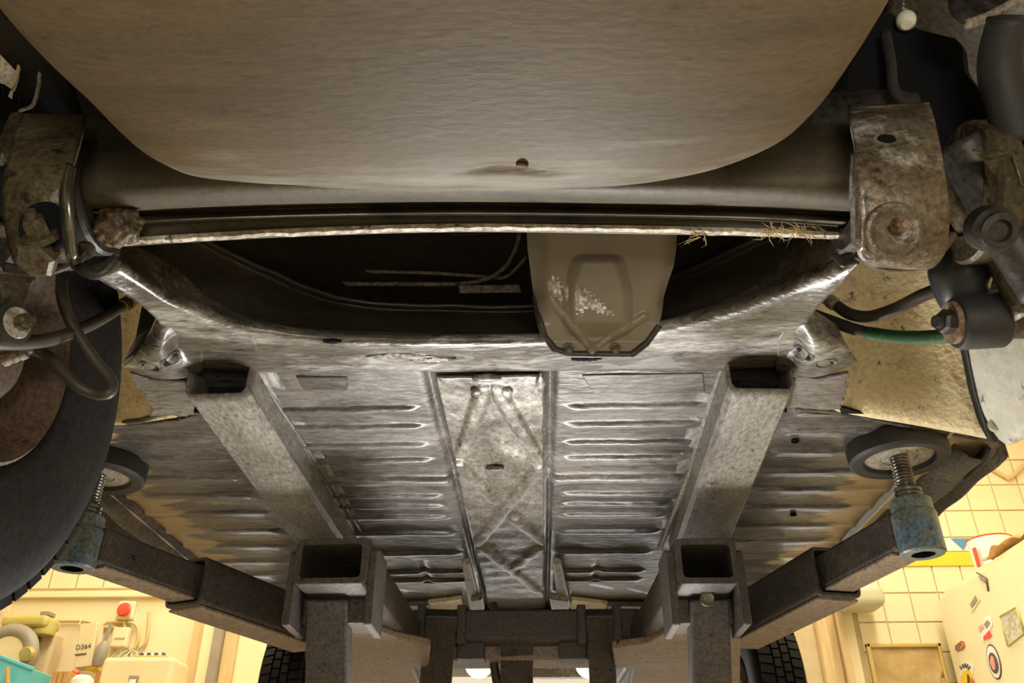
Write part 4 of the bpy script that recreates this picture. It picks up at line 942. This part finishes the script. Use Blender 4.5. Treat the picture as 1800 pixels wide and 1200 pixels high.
# ------------------------------------------------------------------ tall cream cabinet, its stickers, things on it
p0 = PY(1640, 1043, 4.40); xcab = p0[0]; zcab = p0[2]
cab = empty('cabinet', (xcab + .35, 3.6, 0), 'tall cream metal cabinet covered with stickers beside the tiled wall', 'cabinet')
bm = bmesh.new(); bmesh.ops.create_cube(bm, size=1); bmesh.ops.scale(bm, vec=(.70, 1.75, zcab - .06), verts=bm.verts)
bmesh.ops.bevel(bm, geom=bm.edges[:], offset=.045, segments=5, affect='EDGES')
bmesh.ops.translate(bm, verts=bm.verts, vec=(xcab + .35, 4.42 - .875, .06 + (zcab - .06) / 2))
b_ = from_bm('body', bm, m_fridge, cab, True); sharpen(b_, 60)
for dy in (-.7, .7): box('plinth', (xcab + .35, 3.55 + dy, .03), (.6, .1, .06), m_grey, cab)
def SX(px, py): return PX(px, py, xcab)
class Stk:
    k = 0
def sticker(name, pts, m, label=None, lift_=0, parent=cab, th=.002):
    pp = [SX(*p) + np.array([-.002 - lift_, 0, 0]) for p in pts]
    o = plate(name, pp, th, m, parent, 0, (1, 0, 0))
    if label: o['label'] = label
    return o
def ell(cx, cy, rx, ry, rot=0, n=28):
    r = math.radians(rot); return [(cx + rx * math.cos(t) * math.cos(r) - ry * math.sin(t) * math.sin(r), cy + rx * math.cos(t) * math.sin(r) + ry * math.sin(t) * math.cos(r)) for t in np.linspace(0, 2 * math.pi, n, endpoint=False)]
s = sticker('sticker', [(1719, 1006), (1736, 1017), (1739, 1038), (1727, 1028)], m_paper, 'upper pale sticker with a dark border'); sticker('print', [(1722, 1012), (1733, 1019), (1735, 1026), (1726, 1020)], m_grey, None, .002, s)
tube('sticker_border', [SX(1719, 1006) - [.005, 0, 0], SX(1736, 1017) - [.005, 0, 0], SX(1739, 1039) - [.005, 0, 0]], .004, m_ink, s, None, 6)
s = sticker('sticker', [(1717, 1039), (1724, 1054), (1709, 1077), (1703, 1062)], m_paper, 'lower pale diamond sticker'); sticker('print', [(1716, 1046), (1720, 1054), (1710, 1068), (1707, 1062)], m_grey, None, .002, s)
s = sticker('sticker', [(1759, 1083), (1788, 1066), (1802, 1112), (1773, 1135)], m_pic, 'square green blue and white picture sticker')
for a, b in (((1759, 1083), (1788, 1066)), ((1788, 1066), (1802, 1112)), ((1802, 1112), (1773, 1135)), ((1773, 1135), (1759, 1083))): tube('sticker_border', [SX(*a) - [.003, 0, 0], SX(*b) - [.003, 0, 0]], .004, m_olive, s, None, 6)
s = sticker('sticker', [(1722, 1100), (1730, 1096), (1731, 1086), (1738, 1081), (1743, 1084), (1746, 1098), (1742, 1106), (1745, 1116), (1740, 1122), (1728, 1127), (1724, 1120)], m_white, 'red and white cut-out sticker')
sticker('print', [(1730, 1119), (1741, 1107), (1745, 1116), (1740, 1122), (1731, 1125)], m_red, None, .002, s); sticker('print', [(1722, 1101), (1729, 1097), (1731, 1104), (1724, 1112)], m_pink, None, .002, s); sticker('print', [(1731, 1097), (1737, 1089), (1742, 1094), (1736, 1104)], m_grey, None, .002, s)
s = sticker('sticker', [(1680, 1134), (1690, 1126), (1695, 1127), (1697, 1136), (1694, 1141), (1684, 1145), (1680, 1142)], m_red, 'small red outlined badge sticker')
sticker('print', [(1683, 1136), (1691, 1129.5), (1694, 1131), (1694.5, 1136), (1692, 1139), (1685, 1142), (1683, 1140)], m_paper, None, .002, s)
s = sticker('sticker', ell(1748, 1163, 11, 32, -14), m_ink, 'oval grey sticker with a pink centre'); sticker('print', ell(1748, 1163, 9.5, 29, -14), m_white, None, .002, s); sticker('print', ell(1749, 1165, 7.5, 19, -14), m_ink, None, .004, s); sticker('print', [(1745, 1152), (1749, 1154), (1752, 1166), (1753, 1175), (1750, 1178), (1746, 1170), (1743, 1163)], m_pink, None, .006, s)
s = sticker('sticker', [(1686, 1188), (1690, 1170), (1698, 1162), (1706, 1163), (1711, 1172), (1712, 1186), (1716, 1212), (1692, 1225)], m_white, 'white and yellow sticker with a dark figure'); sticker('print', [(1690, 1190), (1697, 1178), (1704, 1177), (1711, 1184), (1716, 1212), (1693, 1222)], m_yel, None, .002, s)
sticker('print', [(1702, 1184), (1706, 1187), (1708, 1195), (1705, 1206), (1700, 1212), (1703, 1196)], m_ink, None, .004, s); sticker('print', [(1710, 1190), (1714, 1196), (1717, 1212), (1710, 1214)], m_red, None, .004, s)
for k in range(5): sticker('letter', ell(1691 + 3.6 * k, 1176 - 7 * math.sin(.4 + k * .6), 1.1, 4.2, -25 + 14 * k, 8), m_ink, None, .004, s)
def text(name, body, origin, ux, uy, size, m, parent):
    cu = bpy.data.curves.new(name, 'FONT'); cu.body = body; cu.size = size; cu.align_x = 'CENTER'; cu.align_y = 'CENTER'; cu.extrude = .0005
    cu.materials.append(m); o = bpy.data.objects.new(name, cu); COL.objects.link(o)
    ux = Vector(ux).normalized(); uy = Vector(uy); uy = (uy - ux * uy.dot(ux)).normalized(); uz = ux.cross(uy)
    o.matrix_world = Matrix.Translation(tuple(origin)) @ Matrix((ux, uy, uz)).transposed().to_4x4()
    dg = bpy.context.evaluated_depsgraph_get(); mw = o.matrix_world.copy(); me = bpy.data.meshes.new_from_object(o.evaluated_get(dg)); me.transform(mw)
    bpy.data.objects.remove(o); bpy.data.curves.remove(cu)
    if parent: me.transform(Matrix.Translation(tuple(-ORG[parent.name])))
    n_ = bpy.data.objects.new(name, me); COL.objects.link(n_); n_.parent = parent; ORG[n_.name] = ORG[parent.name]
    return n_
c = SX(1688.5, 1136); text('lettering', 'WIPE', c - np.array([.008, 0, 0]), SX(1694, 1131.5) - SX(1683, 1139.5), (0, 0, 1), .034, m_ink, cab)
# things on the cabinet
zt = zcab
pot = empty('enamel_pot', (xcab + .17, 4.05, zt), 'white enamel pot with red rim on the cabinet top', 'pot')
pc = PY(1738, 945, 4.0)
ph = .16
lathe('pot_body', [(0, 0), (.085, 0), (.09, .006), (.10, ph), (.096, ph + .002), (.088, .012), (0, .01)], (xcab + .17, 4.05, zt), (0, 0, 1), m_white, pot, 32)
lathe('pot_rim', [(.099, ph - .004), (.104, ph), (.099, ph + .004), (.095, ph)], (xcab + .17, 4.05, zt), (0, 0, 1), m_red, pot, 32)
plate('red_stripe', [(xcab + .068, 4.0, zt + .02), (xcab + .066, 4.02, zt + .02), (xcab + .066, 4.02, zt + .11), (xcab + .068, 4.0, zt + .11)], .008, m_red, pot, 0)
rag = empty('rag', (xcab + .10, 3.7, zt), 'orange rag lying over the cabinet edge next to the pot', 'rag')
rows = []
for i in range(14):
    u = i / 13; rows.append(np.array([(xcab + .03 + .16 * v + .01 * math.sin(u * 9), 3.55 + .36 * u, zt + .006 + .022 * abs(math.sin(u * 7 + v * 4)) + .02 * math.sin(v * 5 + u * 3) ** 2) for v in np.linspace(0, 1, 10)]))
loft('cloth', rows, m_wood2, rag, True, .004)
tube('loose_fringe', [(xcab + .04, 3.5, zt + .012), (xcab + .05, 3.36, zt + .016), (xcab + .10, 3.2, zt + .014)], .010, m_olive, rag, 16, 8)

# framed picture on the tiles
def PW(px, py, y=YW - .03): return PY(px, py, y)
fr = empty('picture', PW(1590, 1200), 'gold-framed sepia picture hanging below the tiles beside the cabinet', 'picture')
a = PW(1521, 1131); b = PW(1652, 1131); w = b[0] - a[0]; h = .46; cx = (a[0] + b[0]) / 2; cz = a[2] - h / 2
for (x, z, sx_, sz_) in ((cx, cz + h / 2 - .01, w, .02), (cx, cz - h / 2 + .01, w, .02), (cx - w / 2 + .01, cz, .02, h), (cx + w / 2 - .01, cz, .02, h)):
    box('frame_bar', (x, YW - .03, z), (sx_, .03, sz_), m_gold, fr, bevel=.005)
box('print', (cx, YW - .024, cz), (w - .03, .008, h - .03), m_sepia, fr, bevel=0)
# rounded white plate behind the right arm
wp = empty('wall_lamp', PY(1510, 1050, 4.3), 'pale rounded wall lamp shade behind the right lift arm', 'lamp')
box('shade', PY(1512, 1052, 4.36), (.20, .18, .11), mat('lamp_shade_white', (.52, .49, .33), (.58, .55, .38), 3, .4), wp, bevel=.04, seg=5)
box('mount', PY(1512, 1052, 4.46), (.08, .06, .06), m_grey, wp)
cd_ = tube('conduit', [PY(1740, 822, 4.47), PY(1768, 838, 4.47), PY(1778, 838, 4.47), PY(1820, 800, 4.47)], .010, m_cond, None, 24, 8); tag(cd_, 'cream conduit bending on the tiles above the cabinet', 'conduit')

# ------------------------------------------------------------------ left corner bench and its things
zs = .56 + CAMZ
sh = empty('shelf', (-1.75, 4.3, zs), 'cream wooden shelf board along the left of the front wall', 'shelf')
box('board', (-1.85, 4.17, zs - .015), (1.5, .62, .03), m_wood, sh)
for x in (-2.4, -1.75, -1.3): box('shelf_bracket', (x, 4.34, zs - .12), (.03, .28, .2), m_grey, sh)
def at(px, py, y): return PY(px, py, y)
def ground(px, y): p = PY(px, 1150, y); return np.array([p[0], y, zs])
# bench drill
dr = empty('bench_drill', ground(70, 4.35), 'bench drill with olive belt cover standing on the shelf', 'drill')
a, b = at(15, 1097, 4.32), at(95, 1097, 4.32)
box('belt_cover', (a + b) / 2, (b[0] - a[0], .16, .062), m_olive, dr, bevel=.025, seg=4)
lathe('pulley_dome', [(0, -.045), (.05, -.045), (.054, -.03), (.05, .02), (.03, .035), (0, .04)], at(80, 1100, 4.31), (0, 0, 1), m_olive, dr, 24)
box('cover_cap', at(84, 1080, 4.32), (.05, .06, .02), m_grey, dr)
g = ground(70, 4.35); ctop = at(68, 1108, 4.35)
tube('column', [(ctop[0], 4.35, zs), (ctop[0], 4.35, ctop[2])], .022, m_grey, dr, None, 16)
g2 = at(94, 1112, 4.40); box('motor', (g2[0], 4.40, (g2[2] + zs) / 2 + .02), (.085, .10, g2[2] - zs - .04), mat('beige_motor', (.62, .50, .30), (.68, .56, .36), 5, .5), dr, bevel=.02, seg=3)
box('drill_base', (ctop[0], 4.35, zs + .012), (.14, .16, .024), m_grey, dr)
# grinder
gr = empty('bench_grinder', ground(20, 4.19), 'grey bench grinder at the left wall behind the blue crate', 'grinder')
c = at(12, 1152, 4.19)
bm = bmesh.new()
V = []
n = 24
arc = [c + np.array([.115 * math.cos(t), 0, .115 * math.sin(t)]) for t in np.linspace(-.5, math.pi * 1.1, n)]
tube('wheel_guard', arc, .034, m_grey, gr, None, 14)
lathe('grinding_wheel', [(0, -.02), (.085, -.02), (.088, -.015), (.088, .015), (.085, .02), (0, .02)], c, (0, 1, 0), m_paper, gr, 32)
lathe('guard_knob', [(0, -.02), (.030, -.02), (.034, -.012), (.034, .012), (.028, .018), (0, .02)], at(48, 1149, 4.13), (0, 1, .2), m_gold, gr, 24)
box('grinder_foot', (c[0], 4.19, (zs + c[2] - .06) / 2), (.10, .06, max(.03, c[2] - .06 - zs)), m_grey, gr)
# blue crate
cr = empty('crate', ground(20, 3.95), 'blue plastic crate on the shelf in the left corner', 'crate')
A_, B_ = at(-30, 1142, 3.95), at(76, 1182, 3.95)
ux = np.array([B_[0] - A_[0], 0, B_[2] - A_[2]]); Lc = np.linalg.norm(ux); ux /= Lc; uz = np.array([-ux[2], 0, ux[0]]); uy = np.array([0, 1., 0])
hc = .10
mid = (A_ + B_) / 2 - uz * hc / 2
for sgn in (-1, 1): box('crate_side', mid + uy * sgn * .08 + np.array([0, .0, 0]), (Lc, .008, hc), m_cyan, cr, (ux, uy, uz), .003)
for sgn in (-1, 1): box('crate_end', mid + ux * sgn * (Lc / 2 - .004), (.008, .16, hc), m_cyan, cr, (ux, uy, uz), .003)
box('crate_bottom', mid - uz * (hc / 2 - .004), (Lc - .01, .16, .008), m_cyan, cr, (ux, uy, uz), .002)
box('crate_rim', mid + uz * (hc / 2) - uy * .084, (Lc, .014, .016), m_cyan, cr, (ux, uy, uz), .004)
o = solidbar('wooden_stick', at(13, 1172, 3.84), at(13, 1225, 3.84), .022, .014, m_wood2, None); tag(o, 'orange wooden stick leaning on the blue crate', 'stick')
# red emergency button in a cream box with conduit
eb = empty('emergency_button', at(221, 1074, YW - .02), 'red mushroom emergency button on a cream wall box', 'button')
box('button_box', at(222, 1073, YW - .02), (.088, .04, .095), m_cream, eb, bevel=.012, seg=3)
lathe('button', [(0, 0), (.018, 0), (.018, .012), (.034, .014), (.036, .024), (.028, .034), (0, .038)], at(221, 1073, YW - .045), (0, -1, 0), m_red, eb, 28)
jb = empty('junction_box', at(213, 1122, YW - .02), 'cream junction box under the red emergency button', 'junction box')
box('box_body', at(213, 1121, YW - .025), (.085, .05, .10), m_cream, jb, bevel=.008); box('box_slot', at(210, 1121, YW - .052), (.055, .004, .008), m_grout, jb, bevel=.001)
def pipe(pts, lab, r=.008):
    o = tube('conduit', [at(a, b, YW - .02) for a, b in pts], r, m_cond, None, 60, 10); return tag(o, lab, 'conduit')
pipe([(98, 1091), (130, 1091), (152, 1092), (164, 1097), (167, 1112)], 'cream conduit running from the drill to the labelled carton')
pipe([(178, 1122), (179, 1105), (186, 1095), (200, 1093), (222, 1093)], 'cream conduit curving left of the button to behind the carton')
pipe([(166, 1100), (185, 1102), (205, 1103), (212, 1112)], 'cream conduit running from the carton to the junction box')
pipe([(224, 1093), (236, 1096), (243, 1106), (242, 1125), (236, 1140)], 'cream conduit looping right of the junction box')
pipe([(219, 1086), (219, 1112)], 'short straight conduit between button and junction box')
pipe([(262, 1075), (260, 1110), (254, 1130), (244, 1140)], 'long cream conduit right of the red button')
box_c = box_px('pipe_clip', 138, 1086, 143, 1098, YW - .03, .02, m_white); tag(box_c, 'white clip on the conduit right of the drill', 'clip')
# labelled carton on its yellow holder
ct_ = empty('carton', at(155, 1160, 4.36), 'cream carton with dark lettering on a yellow holder', 'carton')
axes = (np.array([1, 0, .12]) / np.linalg.norm([1, 0, .12]), np.array([0, 1., 0]), np.array([-.12, 0, 1]) / np.linalg.norm([1, 0, .12]))
cc = at(157, 1136, 4.36)
box('carton_body', cc, (.085, .08, .21), m_paper, ct_, axes, .004)
text('lettering', 'D364', cc + np.array([-.008, -.043, -.01]), axes[0], axes[2], .034, m_ink, ct_)
box('lettering_bar', cc + np.array([-.012, -.042, -.045]), (.055, .003, .007), m_ink, ct_, axes, 0)
hd = box_px('holder', 149, 1163, 172, 1176, 4.33, .10, m_yel); tag(hd, 'yellow box under the lettered carton', 'box')
sup = box_px('spacer', 151, 1176.5, 170, 1262, 4.34, .08, m_wood2); tag(sup, 'wooden block under the yellow box', 'block')
br = lathe('brush', [(0, -.06), (.022, -.06), (.030, -.03), (.030, .03), (.018, .05), (.010, .06), (.010, .14), (0, .145)], at(178, 1148, 4.33), (.1, 0, 1), m_grey, None, 20); tag(br, 'grey round brush between carton and cream case', 'brush')
# cream metal case
cs_ = empty('case', ground(245, 4.2), 'cream metal case with dark latch on the shelf', 'case')
a, b = at(182, 1154, 4.15), at(306, 1154, 4.15)
box('case_body', ((a[0] + b[0]) / 2, 4.26, (zs + a[2]) / 2), (b[0] - a[0], .22, a[2] - zs), mat('case_cream', (.70, .60, .36), (.76, .66, .42), 3, .45, .55), cs_, bevel=.02, seg=3)
lx = at(235, 1192, 4.145); box('latch', lx, (.045, .012, .025), m_grey, cs_, bevel=.003); box('latch_tongue', lx + np.array([0, -.004, -.02]), (.03, .012, .03), m_white, cs_, bevel=.003)
zc_ = a[2]
wv = []
wb = empty('wire_bundle', (at(225, 1150, 4.28)[0], 4.28, zc_), 'tangle of thin wire on the left of the cream case', 'wire')
for k in range(9):
    cx = at(222 + 3 * k - 8, 1150, 4.28)[0]; tube('wire_loop', [(cx - .05, 4.26, zc_ + .003), (cx - .02, 4.28, zc_ + .04 + .02 * random.random()), (cx + .03, 4.29, zc_ + .05 * random.random() + .01), (cx + .06, 4.27, zc_ + .003)], .003, m_grey if k % 2 else m_paper, wb, 14, 6)
tr_ = empty('parts_tray', (at(272, 1150, 4.28)[0], 4.28, zc_), 'low tray of small fittings on the right of the cream case', 'tray')
tx_ = at(270, 1150, 4.28)[0]
box('tray_body', (tx_, 4.28, zc_ + .012), (.14, .08, .024), m_olive, tr_)
for k in range(7): box('fitting', (tx_ - .055 + .018 * k, 4.27 + .01 * (k % 2), zc_ + .032), (.014, .02, .018), m_white if k % 2 else m_ink, tr_, bevel=.004)
# small things in front
wbk = empty('wood_block', ground(102, 4.12), 'orange wooden box between drill and white jug', 'box')
a, b = at(92, 1178, 4.1), at(120, 1178, 4.1)
for k in range(3): box('wood_slat', (a[0] + (b[0] - a[0]) * (k + .5) / 3, 4.15, (a[2] + zs) / 2), ((b[0] - a[0]) / 3 - .002, .08, a[2] - zs), m_wood2, wbk, bevel=.003)
jg = empty('jug', ground(147, 4.1), 'white plastic jug beside the wooden box', 'jug')
p = at(147, 1187, 4.1); lathe('jug_body', [(0, 0), (.045, 0), (.05, .01), (.05, max(.03, p[2] - zs - .02)), (.03, max(.04, p[2] - zs)), (0, max(.04, p[2] - zs))], (p[0], 4.1, zs), (0, 0, 1), m_white, jg, 24)
rb = lathe('knob', [(0, -.016), (.012, -.014), (.02, -.006), (.022, .004), (.016, .014), (0, .018)], at(132, 1184, 4.2), (0, 0, 1), m_red, None, 20); tag(rb, 'small red ball knob above the white jug', 'knob')
sp2 = tube('handle_rod', [(at(132, 1184, 4.2)[0], 4.2, zs), tuple(at(132, 1187, 4.2))], .006, m_grey, rb, None, 10)
bag = empty('bag', ground(66, 4.10), 'crumpled grey plastic bag right of the blue crate', 'bag')
bm = bmesh.new(); bmesh.ops.create_icosphere(bm, subdivisions=4, radius=1); pb = at(66, 1200, 4.10)
for v in bm.verts:
    n = 1 + .14 * math.sin(v.co.x * 9 + v.co.z * 4) * math.cos(v.co.y * 8) + .06 * math.sin(v.co.z * 17 + v.co.x * 8)
    v.co = Vector((v.co.x * .055 * n + pb[0], v.co.y * .04 * n + 4.10, max(zs, v.co.z * .085 * n + zs + .06)))
from_bm('bag_body', bm, mat('grey_foil', (.40, .38, .34), (.62, .60, .54), 20, .3, .5), bag, True)
